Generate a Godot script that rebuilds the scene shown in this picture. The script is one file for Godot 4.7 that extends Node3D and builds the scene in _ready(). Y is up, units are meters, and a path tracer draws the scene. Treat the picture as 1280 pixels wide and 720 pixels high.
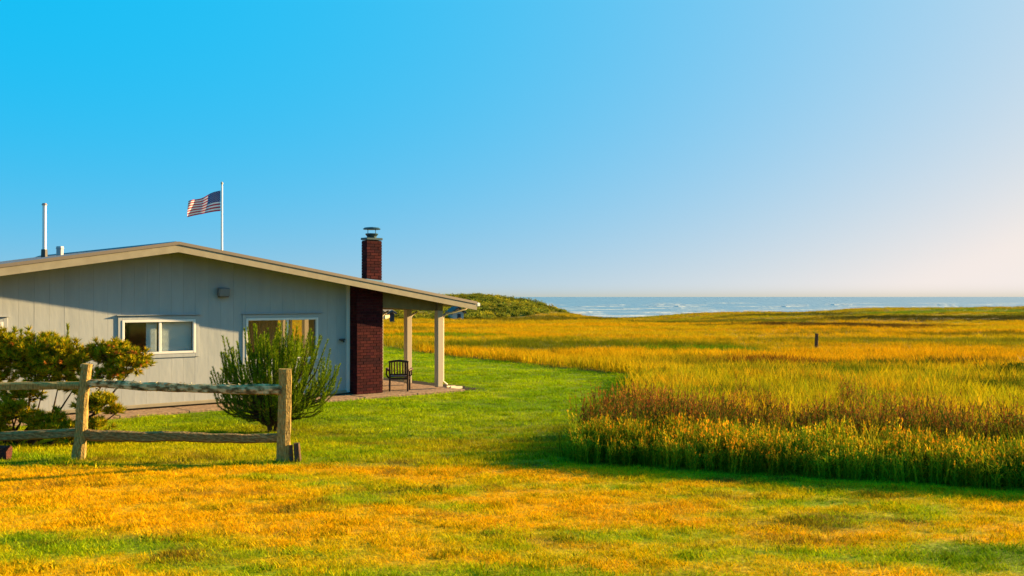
extends Node3D
# A low grey cottage on a dune meadow by the sea, evening sun from the right.

const EYE := 2.55
var rng := RandomNumberGenerator.new()
var n_big := FastNoiseLite.new()
var n_mid := FastNoiseLite.new()
var n_fine := FastNoiseLite.new()
var used := {}
var mats := {}

# ---------------------------------------------------------------- mesh builder
class MB:
	var v := PackedVector3Array()
	var n := PackedVector3Array()
	var c := PackedColorArray()
	var uv := PackedVector2Array()
	var col := Color.WHITE
	var use_uv := false
	func tri(a: Vector3, b: Vector3, d: Vector3) -> void:      # counter-clockwise seen from outside
		var nn := (b - a).cross(d - a).normalized()
		v.append(a); v.append(d); v.append(b)
		n.append(nn); n.append(nn); n.append(nn)
		c.append(col); c.append(col); c.append(col)
	func tri_n(a: Vector3, b: Vector3, d: Vector3, na: Vector3, nb: Vector3, nd: Vector3) -> void:
		v.append(a); v.append(d); v.append(b)
		n.append(na); n.append(nd); n.append(nb)
		c.append(col); c.append(col); c.append(col)
	func quad(a: Vector3, b: Vector3, d: Vector3, e: Vector3) -> void:
		tri(a, b, d); tri(a, d, e)
	func box(p: Vector3, s: Vector3, basis := Basis.IDENTITY) -> void:   # p centre
		cbox(p, s, 0.0, basis)
	func cbox(p: Vector3, s: Vector3, ch: float, basis := Basis.IDENTITY) -> void:
		var h := s * 0.5
		if ch <= 0.0:
			var q := []
			for k in 8:
				q.append(p + basis * Vector3(h.x * (1 if k & 1 else -1), h.y * (1 if k & 2 else -1), h.z * (1 if k & 4 else -1)))
			quad(q[4], q[5], q[7], q[6]); quad(q[1], q[0], q[2], q[3])
			quad(q[5], q[1], q[3], q[7]); quad(q[0], q[4], q[6], q[2])
			quad(q[6], q[7], q[3], q[2]); quad(q[0], q[1], q[5], q[4])
			return
		# chamfered: rings of an octagon outline stacked along y with chamfered ends
		var rings := []
		for lv in [[-h.y, ch], [-h.y + ch, 0.0], [h.y - ch, 0.0], [h.y, ch]]:
			var r := PackedVector3Array()
			var hx: float = h.x - lv[1]
			var hz: float = h.z - lv[1]
			var pts := [Vector2(hx, hz - ch), Vector2(hx, -hz + ch), Vector2(hx - ch, -hz), Vector2(-hx + ch, -hz), Vector2(-hx, -hz + ch), Vector2(-hx, hz - ch), Vector2(-hx + ch, hz), Vector2(hx - ch, hz)]
			for t in pts:
				r.append(p + basis * Vector3(t.x, lv[0], t.y))
			rings.append(r)
		loft(rings, true)
	func loft(rings: Array, caps := true) -> void:              # rings run so that quads face outwards
		for i in rings.size() - 1:
			var a: PackedVector3Array = rings[i]
			var b: PackedVector3Array = rings[i + 1]
			var k := a.size()
			for j in k:
				var j2 := (j + 1) % k
				quad(a[j], a[j2], b[j2], b[j])
		if caps:
			for e in [0, rings.size() - 1]:
				var r: PackedVector3Array = rings[e]
				var m := Vector3.ZERO
				for q in r: m += q
				m /= r.size()
				for j in r.size():
					var j2 := (j + 1) % r.size()
					if e == 0: tri(m, r[j2], r[j])
					else: tri(m, r[j], r[j2])
	func tube(pts: PackedVector3Array, rad: PackedFloat32Array, sides := 6, caps := true) -> void:
		var rings := []
		for i in pts.size():
			var d := (pts[mini(i + 1, pts.size() - 1)] - pts[maxi(i - 1, 0)]).normalized()
			var up := Vector3.UP if absf(d.y) < 0.9 else Vector3.RIGHT
			var s := d.cross(up).normalized()
			var t := s.cross(d).normalized()
			var r := PackedVector3Array()
			for k in sides:
				var a := -TAU * k / sides
				r.append(pts[i] + (s * cos(a) + t * sin(a)) * rad[i])
			rings.append(r)
		loft(rings, caps)
	func prism(poly: PackedVector2Array, z0: float, z1: float) -> void:   # polygon in x,y (convex, counter-clockwise) from z0 (back) to z1 (front)
		var k := poly.size()
		var P := func(q: Vector2, z: float) -> Vector3: return Vector3(q.x, q.y, z)
		for j in range(1, k - 1):
			tri(P.call(poly[0], z1), P.call(poly[j], z1), P.call(poly[j + 1], z1))
			tri(P.call(poly[0], z0), P.call(poly[j + 1], z0), P.call(poly[j], z0))
		for j in k:
			var a := poly[j]
			var b := poly[(j + 1) % k]
			quad(P.call(a, z0), P.call(b, z0), P.call(b, z1), P.call(a, z1))
	func mesh() -> ArrayMesh:
		var m := ArrayMesh.new()
		var arr := []
		arr.resize(Mesh.ARRAY_MAX)
		arr[Mesh.ARRAY_VERTEX] = v
		arr[Mesh.ARRAY_NORMAL] = n
		arr[Mesh.ARRAY_COLOR] = c
		if use_uv: arr[Mesh.ARRAY_TEX_UV] = uv
		m.add_surface_from_arrays(Mesh.PRIMITIVE_TRIANGLES, arr)
		return m

# ---------------------------------------------------------------- node helpers
func numbered(called: String) -> String:
	if not used.has(called):
		used[called] = 0
		return called
	used[called] += 1
	return "%s_%03d" % [called, used[called]]

func part(called: String, mb, m: Material, parent: Node) -> MeshInstance3D:
	var o := MeshInstance3D.new()
	o.mesh = mb if mb is ArrayMesh else mb.mesh()
	o.name = called
	o.material_override = m
	parent.add_child(o, true)
	return o

func single(called: String, mb, m: Material) -> MeshInstance3D:
	return part(numbered(called), mb, m, self)

func thing(called: String, label: String, category: String, at := Vector3.ZERO, turn := 0.0, group := "") -> Node3D:
	var o := Node3D.new()
	o.name = numbered(called)
	add_child(o)
	o.position = at
	o.rotation.y = turn
	tag(o, label, category, group)
	return o

func tag(o: Node, label: String, category: String, group := "", kind := "") -> void:
	o.set_meta("label", label)
	if category: o.set_meta("category", category)
	if group: o.set_meta("group", group)
	if kind: o.set_meta("kind", kind)

func structure(o: Node, label: String, category: String) -> void:
	tag(o, label, category, "", "structure")

# ---------------------------------------------------------------- materials
func lin(r: float, g: float, b: float) -> Color:
	return Color(r, g, b).linear_to_srgb()

func noise_tex(size: int, freq: float, sd: int, ramp: Array, octaves := 4, normal := false, bump := 4.0) -> NoiseTexture2D:
	var f := FastNoiseLite.new()
	f.noise_type = FastNoiseLite.TYPE_SIMPLEX_SMOOTH
	f.frequency = freq
	f.seed = sd
	f.fractal_octaves = octaves
	var t := NoiseTexture2D.new()
	t.width = size; t.height = size
	t.seamless = true
	t.noise = f
	if normal:
		t.as_normal_map = true
		t.bump_strength = bump
	elif ramp.size():
		var g := Gradient.new()
		var offs := PackedFloat32Array()
		var cols := PackedColorArray()
		for r in ramp:
			offs.append(r[0]); cols.append(r[1])
		g.offsets = offs; g.colors = cols
		t.color_ramp = g
	return t

func mat(key: String, col: Color, rough := 0.8, metal := 0.0) -> StandardMaterial3D:
	if mats.has(key): return mats[key]
	var m := StandardMaterial3D.new()
	m.albedo_color = col
	m.roughness = rough
	m.metallic = metal
	mats[key] = m
	return m

func textured(key: String, tex: Texture2D, scale: Vector3, rough := 0.85, nrm: Texture2D = null, nscale := 1.0) -> StandardMaterial3D:
	if mats.has(key): return mats[key]
	var m := StandardMaterial3D.new()
	m.albedo_texture = tex
	m.uv1_triplanar = true
	m.uv1_scale = scale
	m.roughness = rough
	m.metallic_specular = 0.2
	if nrm:
		m.normal_enabled = true
		m.normal_texture = nrm
		m.normal_scale = nscale
	mats[key] = m
	return m

func leafy(key: String, back: Color, rough := 0.6) -> StandardMaterial3D:
	if mats.has(key): return mats[key]
	var m := StandardMaterial3D.new()
	m.vertex_color_use_as_albedo = true
	m.roughness = rough
	m.metallic_specular = 0.06
	m.cull_mode = BaseMaterial3D.CULL_DISABLED
	m.backlight_enabled = true
	m.backlight = back
	mats[key] = m
	return m

# ---------------------------------------------------------------- the lie of the land (x to the right, d away from the camera)
func sm(a: float, b: float, x: float) -> float:
	var t := clampf((x - a) / (b - a), 0.0, 1.0)
	return t * t * (3.0 - 2.0 * t)

func curve(pts: PackedVector2Array, x: float) -> float:
	if x <= pts[0].x: return pts[0].y
	for i in range(1, pts.size()):
		if x <= pts[i].x:
			return lerpf(pts[i - 1].y, pts[i].y, (x - pts[i - 1].x) / (pts[i].x - pts[i - 1].x))
	return pts[pts.size() - 1].y

var CREST := PackedVector2Array([Vector2(-120, 3.2), Vector2(-40, 2.9), Vector2(-14, 2.7), Vector2(-4.8, 2.35), Vector2(0, 1.9), Vector2(4, 1.2), Vector2(9.6, -0.5), Vector2(14, -1.1), Vector2(20, -1.0), Vector2(28, -0.35), Vector2(41, 0.12), Vector2(61, 0.42), Vector2(80, 0.5), Vector2(140, 1.2)])
var FAR_EDGE := PackedVector2Array([Vector2(-40, 88), Vector2(-18, 64), Vector2(-6.5, 51), Vector2(-2.6, 43.2), Vector2(0.5, 38.6), Vector2(2.6, 34.8), Vector2(4.2, 32.4), Vector2(6, 30)])
var RIGHT_EDGE := PackedVector2Array([Vector2(0, 0.75), Vector2(13.5, 0.75), Vector2(15, 0.95), Vector2(18, 1.75), Vector2(22, 2.7), Vector2(28, 3.7), Vector2(33, 4.3), Vector2(60, 5.0)])

func land(x: float, d: float) -> float:
	var h := 0.32 * sm(18.5, 12.8, d) + 0.14 * sm(12.8, 5.0, d)
	if d > 34.0:
		var far := sm(36.0, 70.0, d)
		h += far * (0.22 * n_big.get_noise_2d(x * 2.2, d * 1.2))
		var flat := 1.0 - sm(95.0, 118.0, d)
		var cr := curve(CREST, x)
		var up := sm(112.0, 156.0, d) if x < 12.0 else sm(84.0, 150.0, d)
		var bumps := 0.55 * n_mid.get_noise_2d(x * 1.1, d * 0.8) * sm(110.0, 140.0, d) * sm(20.0, 4.0, x) + 0.55 * n_big.get_noise_2d(x * 2.4 + 90.0, d * 3.2) * sm(20.0, 34.0, x) * sm(80.0, 120.0, d)
		h = h * flat + cr * up + bumps
		var down := sm(160.0, 250.0, d)
		h = lerpf(h, -5.6, down)
		h -= 3.0 * sm(250.0, 400.0, d)
	return h

func in_lawn(x: float, d: float) -> bool:
	var j := 0.16 * n_mid.get_noise_2d(x * 14.0, d * 14.0)
	return d > 13.2 and d < curve(FAR_EDGE, x) + j and x < curve(RIGHT_EDGE, d) + j

func reed_front(x: float) -> float:
	return 13.45 - (x - 0.75) * 0.40

func in_rough(x: float, d: float) -> bool:                      # the unmown side
	var j := 0.12 * n_mid.get_noise_2d(x * 14.0 + 7.0, d * 14.0)
	if d > curve(FAR_EDGE, x) + j: return true
	return x > curve(RIGHT_EDGE, d) + j and d > reed_front(x) + j

# house footprint with its paving, in house axes
const HX := -8.4
const HZ := -22.1
const HT := 0.7123                                              # turn of the house
func house_t(x: float, d: float) -> float: return (x - HX) * cos(HT) + (d + HZ) * sin(HT)
func house_n(x: float, d: float) -> float: return (x - HX) * sin(HT) - (d + HZ) * cos(HT)
func in_house(x: float, d: float, grow := 0.0) -> bool:
	var t := house_t(x, d)
	var n := house_n(x, d)
	return t > -7.0 and t < 9.42 + grow and n < 1.04 + grow and n > -9.6 - grow

# ---------------------------------------------------------------- grass
func blade_mesh(sd: int, count: int, radius: float, h0: float, h1: float, width: float, lean: float, tones: Array, segs := 2) -> ArrayMesh:
	var r := RandomNumberGenerator.new()
	r.seed = sd
	var mb := MB.new()
	for i in count:
		var a := r.randf() * TAU
		var rr := radius * sqrt(r.randf())
		var p := Vector3(cos(a) * rr, -0.01, sin(a) * rr)
		var yaw := r.randf() * TAU
		var side := Vector3(cos(yaw), 0, sin(yaw))
		var la := r.randf() * TAU
		var lv := Vector3(cos(la), 0, sin(la)) * lean * r.randf_range(0.2, 1.0)
		var h := r.randf_range(h0, h1)
		var w := width * r.randf_range(0.7, 1.3)
		var t: Color = tones[r.randi() % tones.size()]
		var k := r.randf_range(0.75, 1.25)
		mb.col = Color(t.r * k, t.g * k, t.b * k)
		var base := p
		if segs == 1:
			mb.tri(base - side * w, base + side * w, base + Vector3(0, h, 0) + lv * h)
		else:
			var mid := base + Vector3(0, h * 0.6, 0) + lv * h * 0.3
			var tip := base + Vector3(0, h, 0) + lv * h
			mb.quad(base - side * w * 0.8, base + side * w * 0.8, mid + side * w, mid - side * w)
			mb.tri(mid - side * w, mid + side * w, tip)
	return mb.mesh()

func headed_mesh(sd: int, count: int, radius: float, h0: float, h1: float, stem_tones: Array, head_tones: Array, head_len: float, head_w: float, lean := 0.25, leaves := 3, headed := 1.0) -> ArrayMesh:
	var r := RandomNumberGenerator.new()
	r.seed = sd
	var mb := MB.new()
	for i in count:
		var a := r.randf() * TAU
		var rr := radius * sqrt(r.randf())
		var p := Vector3(cos(a) * rr, -0.02, sin(a) * rr)
		var la := r.randf() * TAU
		var lv := Vector3(cos(la), 0, sin(la)) * lean * r.randf_range(0.1, 1.0)
		var h := r.randf_range(h0, h1)
		var t: Color = stem_tones[r.randi() % stem_tones.size()]
		mb.col = t
		var yaw := r.randf() * TAU
		var side := Vector3(cos(yaw), 0, sin(yaw)) * 0.0045
		var top := p + Vector3(0, h, 0) + lv * h
		var mid := p + Vector3(0, h * 0.55, 0) + lv * h * 0.3
		mb.quad(p - side, p + side, mid + side, mid - side)
		mb.quad(mid - side, mid + side, top + side * 0.6, top - side * 0.6)
		# leaves up the stem
		for q in leaves:
			var f := r.randf_range(0.08, 0.8)
			var b := p.lerp(mid, f / 0.55) if f < 0.55 else mid.lerp(top, (f - 0.55) / 0.45)
			var ly := r.randf() * TAU
			var out := Vector3(cos(ly), r.randf_range(0.6, 1.5), sin(ly)).normalized()
			var ls := Vector3(-sin(ly), 0, cos(ly)) * r.randf_range(0.006, 0.011)
			var ll := r.randf_range(0.12, 0.26)
			var k := r.randf_range(0.8, 1.3)
			mb.col = Color(t.r * k, t.g * k, t.b * k)
			var e := b + out * ll * 0.6
			mb.quad(b - ls * 0.5, b + ls * 0.5, e + ls, e - ls)
			mb.tri(e - ls, e + ls, b + out * ll + Vector3(0, -0.05, 0))
		if r.randf() > headed: continue
		var ht: Color = head_tones[r.randi() % head_tones.size()]
		var hk := r.randf_range(0.8, 1.25)
		mb.col = Color(ht.r * hk, ht.g * hk, ht.b * hk)
		var dirv := (top - mid).normalized()
		for q in 7:
			var c := top - dirv * head_len * r.randf()
			var oa := r.randf() * TAU
			var o := Vector3(cos(oa), 0.7, sin(oa)) * head_w
			mb.tri(c, c + o + Vector3(0, head_w * 0.8, 0), c + o.rotated(Vector3.UP, 0.8) * 0.7)
	return mb.mesh()

func leaf_clump(sd: int, count: int, radius: float, height: float, leaf: float, tones: Array) -> ArrayMesh:
	var r := RandomNumberGenerator.new()
	r.seed = sd
	var mb := MB.new()
	for i in count:
		var a := r.randf() * TAU
		var e := asin(r.randf() * 0.98)
		var k := pow(r.randf(), 0.35)
		var wob := 0.75 + 0.35 * sin(a * 3.0 + sd) * cos(e * 4.0)
		var p := Vector3(cos(a) * cos(e) * radius, sin(e) * height, sin(a) * cos(e) * radius) * k * wob
		var u := Vector3(r.randf_range(-1, 1), r.randf_range(-0.4, 1), r.randf_range(-1, 1)).normalized()
		var s := u.cross(Vector3(r.randf_range(-1, 1), r.randf_range(-1, 1), r.randf_range(-1, 1))).normalized()
		var L := leaf * r.randf_range(0.6, 1.3)
		var t: Color = tones[r.randi() % tones.size()]
		var b := r.randf_range(0.7, 1.3)
		mb.col = Color(t.r * b, t.g * b, t.b * b)
		mb.quad(p, p + u * L * 0.5 + s * L * 0.25, p + u * L, p + u * L * 0.5 - s * L * 0.25)
	return mb.mesh()

# lays copies of a few clump meshes on a jittered grid; pick(x, d) gives the tint (alpha = size, 0 = none)
func scatter(called: String, label: String, category: String, meshes: Array, m: Material, d0: float, d1: float, step: float, grow: float, side: float, sd: int, pick: Callable, tilt := 0.12, x_most := 1e9) -> void:
	var r := RandomNumberGenerator.new()
	r.seed = sd
	var bufs := []
	var counts := []
	for k in meshes.size():
		bufs.append(PackedFloat32Array()); counts.append(0)
	var d := d0
	while d < d1:
		var st := step * (1.0 + grow * (d - d0))
		var half := minf(side * d + 1.5, x_most)
		var x := -half
		while x < half:
			var px := x + r.randf_range(-0.6, 0.6) * st
			var pd := d + r.randf_range(-0.6, 0.6) * st
			var yaw := r.randf() * TAU
			var k := r.randi() % meshes.size()
			var ta := r.randf_range(-tilt, tilt)
			var tb := r.randf_range(-tilt, tilt)
			var jit := r.randf_range(0.85, 1.15)
			var t: Color = pick.call(px, pd)
			if t.a > 0.0:
				var s := t.a * jit * (st / step if grow > 0.0 else 1.0)
				var sy := t.a * r.randf_range(0.8, 1.2)
				var b := Basis.from_euler(Vector3(ta, yaw, tb)) * Basis.from_scale(Vector3(s, sy, s))
				var y := land(px, pd)
				var br := r.randf_range(0.85, 1.15)
				var buf: PackedFloat32Array = bufs[k]
				buf.append_array(PackedFloat32Array([b.x.x, b.y.x, b.z.x, px, b.x.y, b.y.y, b.z.y, y, b.x.z, b.y.z, b.z.z, -pd, t.r * br, t.g * br, t.b * br, 1.0]))
				bufs[k] = buf
				counts[k] += 1
			x += st
		d += st
	var root := Node3D.new()
	root.name = numbered(called)
	add_child(root)
	tag(root, label, category, "", "stuff")
	for k in meshes.size():
		if counts[k] == 0: continue
		var mm := MultiMesh.new()
		mm.transform_format = MultiMesh.TRANSFORM_3D
		mm.use_colors = true
		mm.mesh = meshes[k]
		mm.instance_count = counts[k]
		mm.buffer = bufs[k]
		var o := MultiMeshInstance3D.new()
		o.name = "tuft"
		o.multimesh = mm
		o.material_override = m
		o.set_meta("kind", "stuff")
		root.add_child(o, true)
	print(called, " ", counts)

const STRAW := Color(0.78, 0.43, 0.003)
const GREEN := Color(0.14, 0.25, 0.004)
const LIME := Color(0.34, 0.42, 0.004)
const BROWN := Color(0.17, 0.085, 0.014)

func front_tone(x: float, d: float) -> Color:                   # dry mown grass near the camera
	var a := n_mid.get_noise_2d(x * 3.6, d * 11.0) + 0.55 * n_fine.get_noise_2d(x * 1.3, d * 2.6)
	var b := n_mid.get_noise_2d(x * 6.0 + 50.0, d * 13.0 + 20.0) + 0.8 * n_fine.get_noise_2d(x * 2.2 + 9.0, d * 4.0)
	var bias := 0.38 * sm(10.4, 8.2, d) + 0.24 * sm(-1.0, 6.0, x) - 0.10
	var c := STRAW.lerp(Color(0.60, 0.45, 0.004), sm(-0.25, 0.3, a + bias)).lerp(LIME, sm(0.15, 0.55, a + bias)).lerp(GREEN, sm(0.5, 0.95, a + bias))
	return c.lerp(BROWN, sm(0.28, 0.8, b) * 0.85)

func lawn_tone(x: float, d: float) -> Color:
	var a := n_mid.get_noise_2d(x * 3.0, d * 6.0) + 0.6 * n_fine.get_noise_2d(x * 1.2, d * 2.0)
	var b := n_mid.get_noise_2d(x * 4.0 + 31.0, d * 8.0) + 0.6 * n_fine.get_noise_2d(x * 1.6 + 3.0, d * 2.4)
	var c := GREEN.lerp(LIME, sm(-0.3, 0.5, a))
	var near := sm(23.0, 15.5, d)
	c = c.lerp(Color(0.42, 0.36, 0.004), sm(-0.25, 0.5, b + 0.2 * near + 0.2 * near * sm(-6.0, 0.0, x)) * near)
	c = c.lerp(Color(0.14, 0.095, 0.012), sm(0.18, 0.6, 0.55 * b - a * 0.6 + 0.15 * near * sm(-4.0, -1.0, x)) * near * 0.85)
	return c.lerp(Color(0.20, 0.34, 0.003).lerp(Color(0.34, 0.44, 0.003), sm(-0.35, 0.35, a + b * 0.3)), sm(18.0, 25.0, d) * 0.8)

# stands of other plants in the meadow: x, d, half width, half depth, tone, strength
var STANDS := [[4.0, 51.0, 8.0, 5.0, Color(0.13, 0.15, 0.006), 0.95], [9.0, 47.0, 4.0, 2.6, Color(0.10, 0.20, 0.006), 1.0], [10.5, 36.5, 3.2, 1.5, Color(0.15, 0.06, 0.012), 0.95], [13.0, 35.0, 2.2, 1.2, Color(0.07, 0.11, 0.008), 1.0], [16.5, 35.4, 2.0, 1.2, Color(0.09, 0.07, 0.010), 0.95], [18.5, 34.6, 0.8, 0.5, Color(0.55, 0.42, 0.24), 0.9],
	[29.0, 88.0, 10.0, 10.0, Color(0.09, 0.055, 0.012), 1.0], [22.0, 106.0, 11.0, 10.0, Color(0.12, 0.13, 0.012), 0.95], [3.0, 114.0, 11.0, 9.0, Color(0.13, 0.12, 0.010), 0.9], [16.0, 122.0, 7.0, 10.0, Color(0.10, 0.11, 0.010), 0.9], [48.0, 112.0, 15.0, 12.0, Color(0.06, 0.06, 0.012), 1.0], [62.0, 142.0, 18.0, 12.0, Color(0.15, 0.24, 0.014), 0.95], [38.0, 136.0, 10.0, 10.0, Color(0.09, 0.10, 0.014), 0.9], [32.0, 66.0, 8.0, 4.0, Color(0.16, 0.14, 0.008), 0.9], [19.0, 60.0, 5.0, 3.0, Color(0.18, 0.17, 0.008), 0.85], [-6.0, 64.0, 6.0, 4.0, Color(0.13, 0.23, 0.006), 0.95],
	[10.0, 29.5, 2.4, 1.4, Color(0.10, 0.15, 0.008), 0.9], [15.0, 29.0, 2.0, 1.1, Color(0.08, 0.10, 0.008), 0.95], [12.0, 24.5, 1.4, 0.9, Color(0.09, 0.12, 0.008), 0.9], [7.2, 30.0, 1.6, 1.0, Color(0.12, 0.16, 0.008), 0.85], [5.4, 23.0, 1.2, 0.8, Color(0.10, 0.14, 0.008), 0.85], [8.6, 21.5, 1.2, 0.7, Color(0.11, 0.13, 0.008), 0.8]]

func stands(c: Color, x: float, d: float) -> Color:
	for s in STANDS:
		var q := Vector2((x - s[0]) / s[2], (d - s[1]) / s[3]).length() + 0.45 * n_mid.get_noise_2d(x * 3.0 + s[0], d * 5.0)
		if q < 1.1: c = c.lerp(s[4], s[5] * sm(1.1, 0.7, q))
	return c

func meadow_tone(x: float, d: float) -> Color:
	var a := n_mid.get_noise_2d(x * 0.6, d * 1.6) + 0.5 * n_mid.get_noise_2d(x * 2.4, d * 5.5)
	var c := Color(0.58, 0.325, 0.006).lerp(Color(0.50, 0.36, 0.008), sm(-0.3, 0.4, n_mid.get_noise_2d(x * 0.5 + 70.0, d * 1.1)))
	var w := d + 4.0 * n_mid.get_noise_2d(x * 0.9, 5.0)
	c = c.lerp(Color(0.20, 0.21, 0.008), sm(46.0, 50.0, w) * sm(62.0, 57.0, w) * clampf(0.65 + 0.9 * a, 0.1, 0.95))
	c = c.lerp(Color(0.22, 0.20, 0.010), sm(0.12, 0.6, a) * 0.85)
	c = c.lerp(Color(0.10, 0.075, 0.012), sm(0.5, 0.95, a) * 0.8)
	var near := sm(36.0, 24.0, d) * sm(1.0, 5.0, x)
	c = c.lerp(Color(0.50, 0.42, 0.008), near * 0.8)
	var dune := sm(84.0, 118.0, d)
	c = c.lerp(Color(0.34, 0.27, 0.010), dune * 0.6)
	c = c.lerp(Color(0.26, 0.30, 0.012), dune * sm(0.0, 0.5, n_mid.get_noise_2d(x * 0.8 + 20.0, d * 1.2)) * 0.8)
	return stands(c.lerp(Color(0.09, 0.085, 0.016), dune * sm(0.05, 0.5, a) * 0.85), x, d)

# clear evening air: deep blue overhead, paler towards the horizon and towards the sun
func sky_image(to_sun: Vector3) -> ImageTexture:
	var W := 512
	var Hh := 256
	var img := Image.create(W, Hh, false, Image.FORMAT_RGBF)
	for j in Hh:
		var el := (0.5 - (j + 0.5) / Hh) * PI
		var y := maxf(sin(el), 0.0)
		for i in W:
			var az := (i + 0.5) / W * TAU
			var dir := Vector3(sin(az) * cos(el), sin(el), -cos(az) * cos(el))
			var near := 0.5 + 0.5 * dir.dot(to_sun)
			var c := SKY_LOW.lerp(SKY_TOP, 1.0 - exp(-y / 0.056))
			var haze := clampf(2.0 * exp(-y / 0.11) * pow(near, 6.0) + 0.92 * pow(near, 9.5), 0.0, 1.0)
			c = c.lerp(SKY_HAZE, haze)
			c += Color(0.4, 0.27, 0.13) * pow(near, 60.0)
			if el < 0.0: c = Color(0.12, 0.11, 0.07)
			img.set_pixel(i, j, c)
	return ImageTexture.create_from_image(img)

const SKY_TOP := Color(0.000, 0.115, 0.203)
const SKY_LOW := Color(0.080, 0.127, 0.152)
const SKY_HAZE := Color(0.203, 0.185, 0.175)

func _ready() -> void:
	# ------------------------------------------------------------ camera, sky, sun, exposure
	var cam := Camera3D.new()
	cam.name = "camera"
	cam.position = Vector3(0, EYE, 0)
	cam.rotation.x = deg_to_rad(0.504)
	cam.fov = 32.14
	cam.near = 0.1
	cam.far = 60000.0
	cam.current = true
	add_child(cam)
	var sun_az := deg_to_rad(62.8)
	var sun_el := deg_to_rad(15.4)
	var to_sun := Vector3(sin(sun_az) * cos(sun_el), sin(sun_el), -cos(sun_az) * cos(sun_el))
	var sun := DirectionalLight3D.new()
	sun.name = "sun"
	sun.light_color = Color(1.0, 0.84, 0.58)
	sun.light_energy = 1.6
	sun.light_angular_distance = 0.6
	sun.shadow_enabled = true
	add_child(sun)
	sun.look_at_from_position(to_sun * 100.0, Vector3.ZERO)
	var env := Environment.new()
	env.background_mode = Environment.BG_SKY
	var sky := Sky.new()
	var sk := PanoramaSkyMaterial.new()
	sk.panorama = sky_image(to_sun)
	sk.energy_multiplier = 1.0
	sky.sky_material = sk
	env.sky = sky
	env.tonemap_mode = Environment.TONE_MAPPER_LINEAR
	env.tonemap_exposure = 4.5
	env.sdfgi_enabled = true
	env.ssao_enabled = true
	env.ssil_enabled = true
	var we := WorldEnvironment.new()
	we.name = "world_environment"
	we.environment = env
	add_child(we)

	rng.seed = 11
	for a in [[n_big, 0.012, 3], [n_mid, 0.06, 8], [n_fine, 0.7, 15]]:
		a[0].noise_type = FastNoiseLite.TYPE_SIMPLEX_SMOOTH
		a[0].frequency = a[1]
		a[0].seed = a[2]
		a[0].fractal_octaves = 3

	build_ground()
	build_sea()
	build_house()
	build_paving()
	build_fence()
	build_pines()
	build_chair()
	build_flag()
	build_far_things()
	build_grass()

# ---------------------------------------------------------------- ground and sea
func spaced(lo: float, hi: float, fine: float, grow: float, about: float) -> PackedFloat32Array:
	var out := PackedFloat32Array()
	var left := []
	var p := about
	while p > lo:
		p -= fine + grow * absf(p - about)
		left.append(maxf(p, lo))
	left.reverse()
	for q in left: out.append(q)
	p = about
	out.append(p)
	while p < hi:
		p += fine + grow * absf(p - about)
		out.append(minf(p, hi))
	return out

func build_ground() -> void:
	var xs := spaced(-700, 700, 0.28, 0.022, 0.0)
	var ds := spaced(-60, 420, 0.25, 0.016, 10.0)
	var nx := xs.size()
	var nd := ds.size()
	var v := PackedVector3Array()
	var nn := PackedVector3Array()
	var c := PackedColorArray()
	var ix := PackedInt32Array()
	for j in nd:
		for i in nx:
			var x := xs[i]
			var d := ds[j]
			var y := land(x, d)
			v.append(Vector3(x, y, -d))
			var ex := land(x + 0.2, d) - y
			var ed := land(x, d + 0.2) - y
			nn.append(Vector3(-ex, 0.2, ed).normalized())
			var t := Color(0.3, 0.2, 0.02)
			if in_lawn(x, d): t = lawn_tone(x, d).lerp(Color(0.10, 0.075, 0.010), 0.35)
			elif in_rough(x, d): t = meadow_tone(x, d).lerp(Color(0.16, 0.10, 0.015), 0.35)
			else: t = front_tone(x, d).lerp(Color(0.20, 0.11, 0.012), 0.2)
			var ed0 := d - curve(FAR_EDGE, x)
			if x < 4.6 and ed0 > -0.75 and ed0 < 0.35: t = Color(0.055, 0.038, 0.010)  # dark line painted in for the shade at the foot of the tall grass
			var sand := sm(185.0, 215.0, d)
			t = t.lerp(Color(0.42, 0.36, 0.27), sand)
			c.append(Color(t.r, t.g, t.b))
	for j in nd - 1:
		for i in nx - 1:
			var a := j * nx + i
			for q in [a, a + nx, a + 1, a + 1, a + nx, a + nx + 1]: ix.append(q)
	var arr := []
	arr.resize(Mesh.ARRAY_MAX)
	arr[Mesh.ARRAY_VERTEX] = v
	arr[Mesh.ARRAY_NORMAL] = nn
	arr[Mesh.ARRAY_COLOR] = c
	arr[Mesh.ARRAY_INDEX] = ix
	var m := ArrayMesh.new()
	m.add_surface_from_arrays(Mesh.PRIMITIVE_TRIANGLES, arr)
	var gm := StandardMaterial3D.new()
	gm.vertex_color_use_as_albedo = true
	gm.albedo_texture = noise_tex(512, 0.03, 5, [[0.0, Color(0.62, 0.6, 0.55)], [1.0, Color(1, 1, 1)]], 5)
	gm.uv1_triplanar = true
	gm.uv1_world_triplanar = true
	gm.uv1_scale = Vector3(0.8, 0.8, 0.8)
	gm.roughness = 0.95
	gm.metallic_specular = 0.2
	gm.normal_enabled = true
	gm.normal_texture = noise_tex(512, 0.025, 6, [], 5, true, 3.0)
	var o := single("ground", m, gm)
	structure(o, "grassy ground rolling from the mown lawn to the dunes and beach", "ground")

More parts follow.
